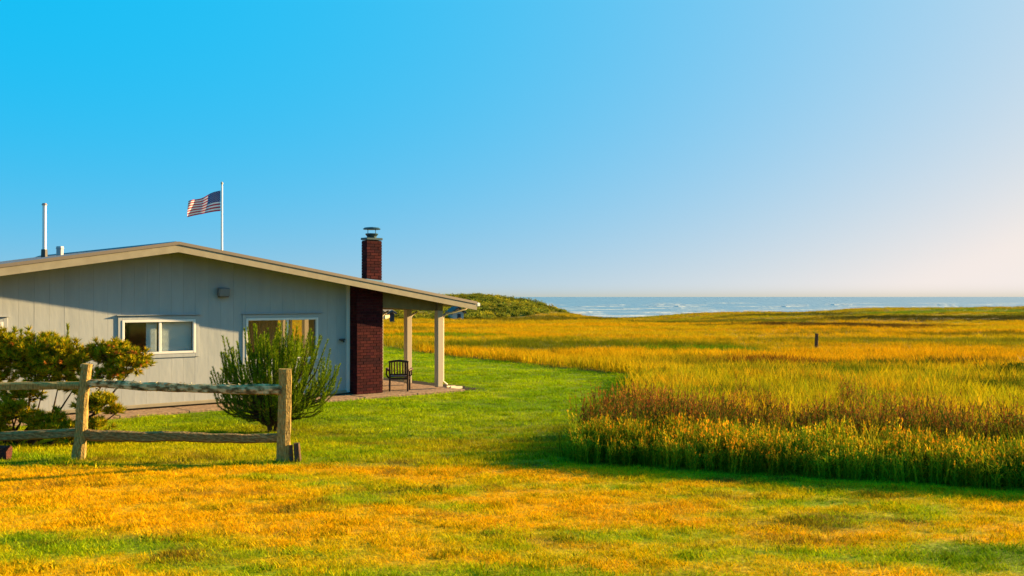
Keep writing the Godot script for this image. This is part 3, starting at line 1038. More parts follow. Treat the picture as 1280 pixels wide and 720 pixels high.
func build_fence() -> void:
	var F := thing("split_rail_fence", "weathered split rail wooden fence in front of the two pines", "fence")
	var old := textured("old_wood", noise_tex(512, 0.03, 81, [[0.0, lin(0.07, 0.040, 0.015)], [0.4, lin(0.19, 0.115, 0.04)], [0.7, lin(0.30, 0.20, 0.08)], [1.0, lin(0.40, 0.29, 0.13)]], 5), Vector3(0.6, 2.5, 2.5), 0.95, noise_tex(512, 0.05, 82, [], 5, true, 10.0), 1.0)
	var lichen := textured("lichen_wood", noise_tex(512, 0.012, 83, [[0.0, lin(0.04, 0.024, 0.010)], [0.36, lin(0.12, 0.075, 0.028)], [0.5, lin(0.30, 0.21, 0.09)], [0.64, lin(0.50, 0.37, 0.18)], [1.0, lin(0.62, 0.49, 0.28)]], 4), Vector3(1.0, 2.0, 2.0), 1.0, noise_tex(512, 0.03, 84, [], 4, true, 6.0), 1.0)
	var post_m := textured("post_wood", noise_tex(512, 0.03, 85, [[0.0, lin(0.09, 0.055, 0.018)], [0.4, lin(0.25, 0.165, 0.05)], [0.7, lin(0.36, 0.25, 0.08)], [1.0, lin(0.45, 0.33, 0.14)]], 5), Vector3(3.0, 0.5, 3.0), 0.95, noise_tex(512, 0.05, 86, [], 5, true, 10.0), 1.0)
	var p1 := Vector3(-3.12, land(-3.12, 13.65), -13.65)
	var p2 := Vector3(-6.02, land(-6.02, 13.95), -13.95)
	var p3 := Vector3(-8.95, land(-8.95, 14.2), -14.2)
	part("post", rough_beam(p1 + Vector3(0.0, -0.3, 0), p1 + Vector3(0.03, 1.265, 0), 0.19, 0.17, 0.17, 0.16, 3, 0.008, 12), post_m, F)
	part("post", rough_beam(p2 + Vector3(-0.05, -0.3, 0), p2 + Vector3(0.10, 1.33, 0.02), 0.19, 0.15, 0.13, 0.13, 4, 0.010, 12), post_m, F)
	part("post", rough_beam(p3 + Vector3(0.02, -0.3, 0), p3 + Vector3(-0.03, 1.28, 0), 0.19, 0.16, 0.15, 0.14, 5, 0.010, 12), post_m, F)
	part("rail", rough_beam(p2 + Vector3(0.05, 1.045, 0.0), p1 + Vector3(0.0, 0.975, 0.02), 0.12, 0.105, 0.13, 0.14, 6, 0.02, 40), lichen, F)
	part("rail", rough_beam(p2 + Vector3(0.0, 0.335, -0.01), p1 + Vector3(-0.05, 0.33, 0.0), 0.13, 0.155, 0.12, 0.12, 7, 0.022, 34), old, F)
	part("rail", rough_beam(p3 + Vector3(0.0, 1.0, 0.0), p2 + Vector3(0.12, 1.035, 0.02), 0.13, 0.13, 0.12, 0.10, 8, 0.012, 26), post_m, F)
	part("rail", rough_beam(p3 + Vector3(0.0, 0.22, 0.0), p2 + Vector3(0.02, 0.36, 0.0), 0.12, 0.13, 0.12, 0.13, 9, 0.016, 26), old, F)
	# crusts of pale lichen hanging on the upper rail
	var lb := MB.new()
	var lr := RandomNumberGenerator.new()
	lr.seed = 41
	for k in 230:
		var f := pow(lr.randf(), 0.8)
		var an := lr.randf() * TAU
		var c := (p2 + Vector3(0.05, 1.045, 0.0)).lerp(p1 + Vector3(0.0, 0.975, 0.02), f) + Vector3(0, sin(an) * 0.06, cos(an) * 0.055)
		var sz := lr.randf_range(0.010, 0.030)
		var q := []
		for e in 4: q.append(c + Vector3(lr.randf_range(-1.4, 1.4), lr.randf_range(-1, 1), lr.randf_range(-1, 1)) * sz)
		lb.tri(q[0], q[1], q[2]); lb.tri(q[0], q[2], q[3]); lb.tri(q[0], q[3], q[1]); lb.tri(q[1], q[3], q[2])
	var lo := part("lichen", lb, mat("lichen_crust", lin(0.40, 0.37, 0.24), 1.0), F)
	lo.set_meta("kind", "stuff")
	# two short stubs of old post standing against the end post
	var dark := textured("dark_wood", noise_tex(256, 0.04, 87, [[0.0, lin(0.045, 0.028, 0.018)], [1.0, lin(0.15, 0.10, 0.06)]], 5), Vector3(4, 1, 4), 0.95, noise_tex(256, 0.05, 88, [], 4, true, 8.0), 1.0)
	var a := p1 + Vector3(0.13, -0.08, 0.02)
	var o := single("wood_stub", rough_beam(a, a + Vector3(-0.02, 0.31, 0.0), 0.05, 0.09, 0.045, 0.08, 11, 0.003, 5), dark)
	tag(o, "thin dark wood stub touching the end post of the fence", "wood stub", "stubs at the fence end post")
	var b := p1 + Vector3(0.215, -0.08, 0.03)
	var o2 := single("wood_stub", rough_beam(b, b + Vector3(-0.025, 0.34, 0.0), 0.10, 0.10, 0.09, 0.09, 12, 0.004, 5), dark)
	tag(o2, "wider dark wood stub standing right of the thin stub", "wood stub", "stubs at the fence end post")
	var lg := Vector3(-6.98, land(-6.98, 13.9) + 0.09, -13.9)
	var o3 := single("log_end", rough_beam(lg + Vector3(-0.6, 0.02, 0.05), lg + Vector3(0.0, 0.0, 0.0), 0.24, 0.22, 0.22, 0.20, 13, 0.01, 8), textured("log_wood", noise_tex(256, 0.04, 89, [[0.0, lin(0.02, 0.010, 0.012)], [0.6, lin(0.06, 0.022, 0.018)], [1.0, lin(0.20, 0.05, 0.03)]], 5), Vector3(2, 3, 3), 0.95))
	tag(o3, "dark reddish log lying in the grass at the left frame edge", "log")

# ---------------------------------------------------------------- pines
func needles(mb: MB, p: Vector3, dir: Vector3, count: int, L: float, spread: float, w: float, tones: Array, r: RandomNumberGenerator) -> void:
	var s := dir.cross(Vector3(0.31, 0.2, 0.93)).normalized()
	var t := s.cross(dir)
	for i in count:
		var a := r.randf() * TAU
		var e := spread * sqrt(r.randf())
		var nd := (dir * cos(e) + (s * cos(a) + t * sin(a)) * sin(e)).normalized()
		var side := nd.cross(Vector3(r.randf_range(-1, 1), r.randf_range(-1, 1), r.randf_range(-1, 1))).normalized() * w
		var c: Color = tones[r.randi() % tones.size()]
		var k := r.randf_range(0.7, 1.3)
		mb.col = Color(c.r * k, c.g * k, c.b * k)
		mb.tri(p - side, p + side, p + nd * L * r.randf_range(0.7, 1.15))

func bottle_brush(mb: MB, pts: PackedVector3Array, per: int, L: float, w: float, tones: Array, r: RandomNumberGenerator) -> void:
	for i in pts.size() - 1:
		var dir := (pts[i + 1] - pts[i]).normalized()
		var steps := maxi(2, int(pts[i].distance_to(pts[i + 1]) / 0.016))
		for q in steps:
			needles(mb, pts[i].lerp(pts[i + 1], (q + r.randf()) / steps), dir, per, L, 0.85, w, tones, r)
	needles(mb, pts[pts.size() - 1], (pts[pts.size() - 1] - pts[pts.size() - 2]).normalized(), per * 3, L, 0.6, w, tones, r)

func build_pines() -> void:
	var bark := textured("bark", noise_tex(256, 0.05, 91, [[0.0, lin(0.03, 0.018, 0.012)], [1.0, lin(0.12, 0.075, 0.045)]], 5), Vector3(4, 2, 4), 1.0, noise_tex(256, 0.06, 92, [], 4, true, 8.0), 1.0)
	var nm := leafy("needles", Color(0.6, 0.6, 0.4), 0.5)
	var r := RandomNumberGenerator.new()
	# --- the young pine in front of the picture window: upswept bottle-brush shoots
	r.seed = 77
	var X := -4.52
	var D := 18.9
	var P := thing("young_pine", "rounded green young pine with upswept shoots before the right window", "pine", Vector3(X, land(X, D), -D), 0.0, "pines behind the fence")
	var tr := MB.new()
	var cr := MB.new()
	var tones := [Color(0.17, 0.24, 0.008), Color(0.12, 0.19, 0.008), Color(0.25, 0.31, 0.010), Color(0.07, 0.12, 0.008)]
	for s in 4:
		var sa := s * 1.7 + 0.4
		var top := Vector3(cos(sa) * 0.25, 0.75 + 0.15 * s, sin(sa) * 0.22)
		tr.tube(PackedVector3Array([Vector3(0.05 * cos(sa), -0.1, 0.05 * sin(sa)), Vector3(cos(sa) * 0.12, 0.3, sin(sa) * 0.1), top]), PackedFloat32Array([0.05, 0.04, 0.02]), 7)
	for i in 250:
		var a := r.randf() * TAU
		var f := pow(r.randf(), 0.45)
		# where the shoot begins on the inner scaffold, and where it ends on the crown's outline
		var el := lerpf(-0.8, 1.45, pow(r.randf(), 0.85))
		var wide := 1.20 if el > 0.0 else 1.20 * (1.0 + el * 0.24)
		var out := Vector3(cos(a) * cos(el) * wide + 0.04, 0.82 + sin(el) * 0.84, sin(a) * cos(el) * 1.0 * wide / 1.20)
		var end := out * lerpf(0.45, 1.0, f) + Vector3(0, 0.26 * (1.0 - f), 0)
		end.y += r.randf_range(-0.1, 0.1)
		var start := Vector3(end.x * 0.36, 0.12 + end.y * 0.36, end.z * 0.36)
		var bend := start.lerp(end, 0.55) - Vector3(0, 0.05, 0) + Vector3(end.x, 0, end.z) * 0.10
		var up := end + Vector3(end.x * 0.08, r.randf_range(0.18, 0.40), end.z * 0.08)
		tr.tube(PackedVector3Array([start * 0.5, start, bend, end]), PackedFloat32Array([0.014, 0.012, 0.009, 0.006]), 4, false)
		bottle_brush(cr, PackedVector3Array([start.lerp(bend, 0.4), bend, end, up]), 5, 0.062, 0.0058, tones, r)
		if i % 2 == 0:                                          # a side shoot, upright too
			var o := bend.lerp(end, r.randf_range(0.1, 0.7))
			var sd := Vector3(r.randf_range(-0.8, 0.8), r.randf_range(0.9, 1.6), r.randf_range(-0.8, 0.8)).normalized()
			bottle_brush(cr, PackedVector3Array([o, o + sd * 0.14, o + sd * 0.2 + Vector3(0, r.randf_range(0.10, 0.22), 0)]), 5, 0.060, 0.0058, tones, r)
	# the long leaders seen against the window
	for px in [-0.78, -0.62, -0.42, -0.2, 0.05, 0.22, 0.38, 0.52, 0.7, 0.95, 1.12]:
		var base := Vector3(px * 0.8, 1.15, r.randf_range(-0.3, 0.5))
		var hgt := 2.08 - 0.35 * absf(px) + r.randf_range(-0.08, 0.08)
		var top := Vector3(px, hgt, base.z * 1.1)
		tr.tube(PackedVector3Array([Vector3(px * 0.4, 0.6, base.z * 0.4), base, top]), PackedFloat32Array([0.018, 0.012, 0.005]), 4, false)
		bottle_brush(cr, PackedVector3Array([base, base.lerp(top, 0.35), base.lerp(top, 0.7), top]), 5, 0.058, 0.0058, tones, r)
	part("trunk", tr, bark, P)
	part("crown", cr, nm, P)
	# --- the old spreading pine on the left
	r.seed = 99
	X = -7.75
	D = 16.6
	var Q := thing("spreading_pine", "broad flat topped shore pine behind the fence, left", "pine", Vector3(X, land(X, D), -D), 0.0, "pines behind the fence")
	var tk := MB.new()
	var ck := MB.new()
	var t2 := [Color(0.32, 0.31, 0.008), Color(0.21, 0.24, 0.008), Color(0.44, 0.36, 0.010), Color(0.09, 0.11, 0.008), Color(0.46, 0.26, 0.010)]
	var lobes := [   # centre, radii, tufts
		[Vector3(-1.5, 1.55, 0.1), Vector3(0.75, 0.38, 0.7), 150], [Vector3(-0.75, 1.60, 0.25), Vector3(0.62, 0.36, 0.6), 150], [Vector3(-0.15, 1.52, 0.1), Vector3(0.62, 0.36, 0.6), 150], [Vector3(0.38, 1.45, 0.2), Vector3(0.52, 0.34, 0.5), 120],
		[Vector3(1.05, 1.50, -0.1), Vector3(0.46, 0.26, 0.4), 90], [Vector3(1.48, 1.40, 0.0), Vector3(0.34, 0.22, 0.34), 64], [Vector3(1.10, 1.22, 0.1), Vector3(0.36, 0.14, 0.3), 34],
		[Vector3(-1.0, 1.18, 0.3), Vector3(0.8, 0.26, 0.6), 110], [Vector3(0.1, 1.2, 0.2), Vector3(0.55, 0.22, 0.5), 60],
		[Vector3(-1.3, 0.62, 0.35), Vector3(0.6, 0.26, 0.5), 60], [Vector3(-0.55, 0.55, 0.45), Vector3(0.45, 0.22, 0.4), 50], [Vector3(0.15, 0.45, 0.3), Vector3(0.45, 0.20, 0.4), 44],
		[Vector3(0.95, 0.72, 0.15), Vector3(0.42, 0.18, 0.35), 46], [Vector3(0.85, 0.36, 0.2), Vector3(0.36, 0.14, 0.3), 24], [Vector3(1.2, 0.58, 0.1), Vector3(0.18, 0.12, 0.2), 12],
		[Vector3(-0.9, 0.3, 0.5), Vector3(0.6, 0.2, 0.35), 90], [Vector3(-1.6, 0.45, 0.5), Vector3(0.5, 0.3, 0.35), 90], [Vector3(-0.3, 0.62, 0.5), Vector3(0.4, 0.2, 0.3), 60], [Vector3(0.45, 0.30, 0.4), Vector3(0.4, 0.16, 0.3), 44], [Vector3(-1.7, 0.9, 0.3), Vector3(0.4, 0.25, 0.4), 40], [Vector3(-0.25, 0.86, 0.25), Vector3(0.4, 0.14, 0.35), 30], [Vector3(0.55, 0.98, 0.2), Vector3(0.3, 0.12, 0.3), 20]]
	var root0 := Vector3(-0.75, -0.1, 0.0)
	for l in lobes:
		var c: Vector3 = l[0]
		var rad: Vector3 = l[1]
		var knee := root0.lerp(c, 0.5) + Vector3((c.x + 0.75) * 0.22 + r.randf_range(-0.1, 0.1), -0.16 + r.randf_range(-0.06, 0.06), r.randf_range(-0.1, 0.15))
		tk.tube(PackedVector3Array([root0 + Vector3(c.x * 0.06, 0, 0), root0.lerp(knee, 0.5) + Vector3(0, -0.05, 0), knee, c - Vector3(0, rad.y * 0.4, 0)]), PackedFloat32Array([0.04, 0.028, 0.02, 0.010]), 6, false)
		for i in int(l[2] * 1.5):
			var u := Vector3(r.randfn(), r.randfn() + 0.25, r.randfn()).normalized()
			var k := pow(r.randf(), 0.4)
			var lump := 0.88 + 0.28 * n_fine.get_noise_3d(u.x * 3.0 + c.x * 5.0, u.y * 3.0, u.z * 3.0 + c.y * 5.0) / 0.5
			var p := c + Vector3(u.x * rad.x, u.y * rad.y, u.z * rad.z) * k * clampf(lump, 0.35, 1.2)
			var dir := (u * 0.8 + Vector3(0, 0.75, 0) + Vector3(r.randf_range(-0.4, 0.4), 0, r.randf_range(-0.4, 0.4))).normalized()
			var st := c.lerp(p, 0.35) - Vector3(0, rad.y * 0.35, 0)
			if i % 2 == 0: tk.tube(PackedVector3Array([st, p]), PackedFloat32Array([0.010, 0.006]), 3, false)
			needles(ck, p, dir, 34, 0.11, 1.0, 0.0085, t2, r)
			needles(ck, p - dir * 0.05, dir, 22, 0.10, 1.25, 0.0085, t2, r)
	for q in [[-1.02, 2.03, 0.36, 0.1], [-0.82, 1.95, 0.2, 0.2], [-0.46, 1.93, 0.2, 0.1], [-0.27, 1.9, 0.2, 0.25], [0.42, 1.98, 0.58, 0.1]]:
		var top := Vector3(q[0], q[1], q[3])
		var low := top - Vector3(0.0, q[2], 0.0)
		tk.tube(PackedVector3Array([low, top]), PackedFloat32Array([0.012, 0.006]), 5, false)
		bottle_brush(ck, PackedVector3Array([low, low.lerp(top, 0.5), top]), 6, 0.075, 0.007, [Color(0.16, 0.20, 0.012), Color(0.24, 0.25, 0.014)], r)
	# young cones and browned tufts
	for i in 34:
		var l: Array = lobes[r.randi() % 7]
		var u := Vector3(r.randf_range(-0.9, 0.9), r.randf_range(-0.3, 0.9), r.randf_range(0.4, 1.0)).normalized()
		var p: Vector3 = l[0] + Vector3(u.x * l[1].x, u.y * l[1].y, u.z * l[1].z) * 1.02
		needles(ck, p, u, 26, 0.045, 1.5, 0.007, [Color(0.42, 0.13, 0.02), Color(0.36, 0.17, 0.03)], r)
	part("trunk", tk, bark, Q)
	part("crown", ck, nm, Q)

# ---------------------------------------------------------------- porch chair
func build_chair() -> void:
	var wood := textured("chair_wood", noise_tex(256, 0.03, 95, [[0.0, lin(0.035, 0.018, 0.012)], [1.0, lin(0.085, 0.045, 0.03)]], 5), Vector3(3, 3, 3), 0.5)
	var C := thing("patio_chair", "dark brown slatted wooden armchair on the porch floor", "chair", Vector3(-3.0, 0.0575, -26.6), 0.06)
	for s in [-1.0, 1.0]:
		var bl := MB.new()
		bl.cbox(Vector3(s * 0.235, 0.2, 0.20), Vector3(0.045, 0.40, 0.05), 0.006)
		part("leg", bl, wood, C)
		var fl := MB.new()
		fl.cbox(Vector3(s * 0.265, 0.27, -0.27), Vector3(0.045, 0.54, 0.05), 0.006)
		part("leg", fl, wood, C)
		var st := MB.new()
		st.tube(PackedVector3Array([Vector3(s * 0.235, 0.36, 0.20), Vector3(s * 0.235, 0.60, 0.24), Vector3(s * 0.235, 0.80, 0.30)]), PackedFloat32Array([0.028, 0.026, 0.022]), 6)
		part("back_stile", st, wood, C)
		var ar := MB.new()
		ar.tube(PackedVector3Array([Vector3(s * 0.25, 0.545, 0.24), Vector3(s * 0.31, 0.565, 0.1), Vector3(s * 0.335, 0.565, -0.1), Vector3(s * 0.32, 0.555, -0.30), Vector3(s * 0.31, 0.52, -0.34)]), PackedFloat32Array([0.026, 0.032, 0.036, 0.036, 0.026]), 8)
		part("armrest", ar, wood, C)
		var su := MB.new()
		su.tube(PackedVector3Array([Vector3(s * 0.27, 0.34, 0.12), Vector3(s * 0.335, 0.44, 0.10), Vector3(s * 0.325, 0.55, 0.08)]), PackedFloat32Array([0.022, 0.024, 0.022]), 6)
		part("arm_support", su, wood, C)
		var rl := MB.new()
		rl.cbox(Vector3(s * 0.245, 0.335, -0.03), Vector3(0.035, 0.07, 0.44), 0.006)
		part("side_rail", rl, wood, C)
	for k in 6:
		var sl := MB.new()
		var x := -0.18 + k * 0.072
		sl.tube(PackedVector3Array([Vector3(x, 0.44, 0.215), Vector3(x, 0.60, 0.245), Vector3(x, 0.77, 0.29)]), PackedFloat32Array([0.019, 0.019, 0.019]), 4)
		part("back_slat", sl, wood, C)
	var tr := MB.new()
	tr.tube(PackedVector3Array([Vector3(-0.26, 0.775, 0.295), Vector3(-0.13, 0.80, 0.30), Vector3(0, 0.812, 0.302), Vector3(0.13, 0.80, 0.30), Vector3(0.26, 0.775, 0.295)]), PackedFloat32Array([0.03, 0.034, 0.036, 0.034, 0.03]), 6)
	part("top_rail", tr, wood, C)
	var br := MB.new()
	br.cbox(Vector3(0, 0.445, 0.215), Vector3(0.43, 0.04, 0.03), 0.005)
	part("lower_rail", br, wood, C)
	for k in 6:
		var ss := MB.new()
		ss.cbox(Vector3(0, 0.382, 0.16 - k * 0.083), Vector3(0.5, 0.02, 0.07), 0.004)
		part("seat_slat", ss, wood, C)
	var ap := MB.new()
	ap.cbox(Vector3(0, 0.335, 0.195), Vector3(0.42, 0.06, 0.03), 0.005)
	part("apron", ap, wood, C)

# ---------------------------------------------------------------- flag
func build_flag() -> void:
	var D := 36.0
	var X := (277.0 - 640.0) / 1250.0 * D
	var pole := MB.new()
	pole.tube(PackedVector3Array([Vector3(0, -0.3, 0), Vector3(0, 3.0, 0), Vector3(0, 6.6, 0)]), PackedFloat32Array([0.05, 0.045, 0.03]), 12)
	var T := thing("flagpole", "slim white flagpole rising behind the cottage roof", "flagpole", Vector3(X, land(X, D), -D))
	part("pole", pole, mat("pole_white", lin(0.68, 0.66, 0.66), 0.4), T)
	var ball := MB.new()
	ball.tube(PackedVector3Array([Vector3(0, 6.58, 0), Vector3(0, 6.62, 0), Vector3(0, 6.66, 0), Vector3(0, 6.70, 0)]), PackedFloat32Array([0.02, 0.045, 0.045, 0.015]), 10)
	part("finial", ball, mat("finial", lin(0.35, 0.33, 0.3), 0.4), T)
	# the print on the cloth
	var W := 520
	var Hh := 274
	var img := Image.create(W, Hh, false, Image.FORMAT_RGB8)
	var red := lin(0.42, 0.025, 0.055)
	var white := lin(0.72, 0.70, 0.70)
	var blue := lin(0.018, 0.035, 0.16)
	for k in 13:
		var y0 := int(round(Hh * k / 13.0))
		var y1 := int(round(Hh * (k + 1) / 13.0))
		img.fill_rect(Rect2i(0, y0, W, y1 - y0), red if k % 2 == 0 else white)
	var ch := int(round(Hh * 7 / 13.0))
	var cw := 208
	img.fill_rect(Rect2i(0, 0, cw, ch), blue)
	for row in 9:
		var cnt := 6 if row % 2 == 0 else 5
		for k in cnt:
			var cx := int(cw * ((k * 2 + 1 + (row % 2)) / 12.0))
			var cy := int(ch * (row + 1) / 10.0)
			for py in range(-7, 8):
				for px in range(-7, 8):
					var a := atan2(px, -py)
					var rr := sqrt(px * px + py * py)
					var u := fposmod(a, TAU / 5.0)
					u = absf(u - (TAU / 5.0 if u > TAU / 10.0 else 0.0))
					if rr < 6.5 * lerpf(1.0, 0.4, u / (TAU / 10.0)):
						img.set_pixel(cx + px, cy + py, white)
	var fm := StandardMaterial3D.new()
	fm.albedo_texture = ImageTexture.create_from_image(img)
	fm.roughness = 0.8
	fm.cull_mode = BaseMaterial3D.CULL_DISABLED
	fm.backlight_enabled = true
	fm.backlight = Color(0.5, 0.5, 0.5)
	var mb := MB.new()
	mb.use_uv = true
	var NX := 36
	var NY := 14
	var pts := []
	for i in NX + 1:
		var f := float(i) / NX
		var colm := []
		for j in NY + 1:
			var g := float(j) / NY
			var x := -0.98 * f + 0.03 * sin(f * 9.0 + g * 1.5) * f
			var y := 6.38 - g * (0.74 - 0.22 * f) - 0.47 * pow(f, 1.15) + 0.035 * sin(f * 8.0 + g * 2.0) * f
			var z := 0.16 * sin(f * 8.5 - g * 1.3) * pow(f, 0.7) + 0.45 * f
			colm.append(Vector3(x, y, z))
		pts.append(colm)
	for i in NX:
		for j in NY:
			var a: Vector3 = pts[i][j]
			var b: Vector3 = pts[i + 1][j]
			var c: Vector3 = pts[i + 1][j + 1]
			var d: Vector3 = pts[i][j + 1]
			var uvs := [Vector2(float(i) / NX, float(j) / NY), Vector2(float(i + 1) / NX, float(j) / NY), Vector2(float(i + 1) / NX, float(j + 1) / NY), Vector2(float(i) / NX, float(j + 1) / NY)]
			mb.tri(a, b, c); mb.tri(a, c, d)
			for q in [0, 2, 1, 0, 3, 2]: mb.uv.append(uvs[q])
	var fo := single("flag", mb, fm)
	fo.position = T.position + Vector3(-0.05, 0, 0)
	tag(fo, "red white and blue striped flag with stars, flying from pole", "flag")

# ---------------------------------------------------------------- far things
func cottage(called: String, label: String, at: Vector3, turn: float, w: float, l: float, eave: float, rise: float, wall: Material, roof: Material) -> void:
	var C := thing(called, label, "house", at, turn, "far buildings by the dunes")
	var b := MB.new()
	b.prism(PackedVector2Array([Vector2(-w / 2, -0.5), Vector2(w / 2, -0.5), Vector2(w / 2, eave), Vector2(0, eave + rise), Vector2(-w / 2, eave)]), -l / 2, l / 2)
	part("wall", b, wall, C)
	var r := MB.new()
	r.prism(PackedVector2Array([Vector2(-w / 2 - 0.25, eave - 0.1), Vector2(0, eave + rise + 0.02), Vector2(0, eave + rise + 0.2), Vector2(-w / 2 - 0.25, eave + 0.08)]), -l / 2 - 0.3, l / 2 + 0.3)
	r.prism(PackedVector2Array([Vector2(0, eave + rise + 0.02), Vector2(w / 2 + 0.25, eave - 0.1), Vector2(w / 2 + 0.25, eave + 0.08), Vector2(0, eave + rise + 0.2)]), -l / 2 - 0.3, l / 2 + 0.3)
	part("roof", r, roof, C)
	var d := MB.new()
	d.box(Vector3(0.1, eave * 0.45, l / 2 + 0.02), Vector3(w * 0.3, eave * 0.85, 0.05))
	part("door", d, mat("far_dark", lin(0.02, 0.022, 0.03), 0.5), C)

func build_far_things() -> void:
	var grey := mat("far_grey", lin(0.42, 0.38, 0.34), 0.8)
	var dk := mat("far_roof", lin(0.05, 0.05, 0.055), 0.8)
	cottage("far_cottage", "tiny pale grey gabled cottage by the dune under the porch eave", Vector3(-6.35, land(-6.35, 113.0), -113.0), 0.35, 1.3, 1.8, 0.75, 0.55, grey, dk)
	cottage("far_cottage", "tiny tan cottage glimpsed beside the brick chimney under the porch", Vector3(-14.6, land(-14.6, 113.0), -113.0), -0.3, 1.6, 2.2, 0.7, 0.5, mat("far_tan", lin(0.5, 0.36, 0.22), 0.8), dk)
	cottage("far_hut", "narrow dark blue hut in the meadow seen under the porch roof", Vector3(-12.0, land(-12.0, 100.0), -100.0), 0.2, 0.42, 0.5, 0.95, 0.15, mat("far_blue", lin(0.03, 0.035, 0.06), 0.8), dk)
	var sh := leaf_clump(301, 420, 0.42, 0.5, 0.10, [Color(0.07, 0.10, 0.010), Color(0.11, 0.14, 0.012), Color(0.05, 0.07, 0.010)])
	for q in [[15.0, 29.6, 1.15, "small dark green shrub at the right edge below the meadow"], [11.6, 24.2, 1.0, "low dark shrub in the yellow grass nearest the right edge"], [9.4, 31.0, 0.9, "low dark green shrub in the yellow grass below the lone post"]]:
		var so := single("low_shrub", sh, leafy("shrub", Color(0.5, 0.5, 0.3), 0.7))
		so.position = Vector3(q[0], land(q[0], q[1]) + 0.1, -q[1])
		so.scale = Vector3(q[2] * 1.5, q[2], q[2])
		tag(so, q[3], "shrub", "low shrubs in the rough grass")
	var p := Vector3(14.3, land(14.3, 47.0), -47.0)
	var o := single("meadow_post", rough_beam(p + Vector3(0, -0.3, 0), p + Vector3(0.02, 0.84, 0), 0.16, 0.14, 0.14, 0.13, 31, 0.004, 6), mats["dark_wood"])
	tag(o, "lone dark wooden post standing in the orange meadow", "post")

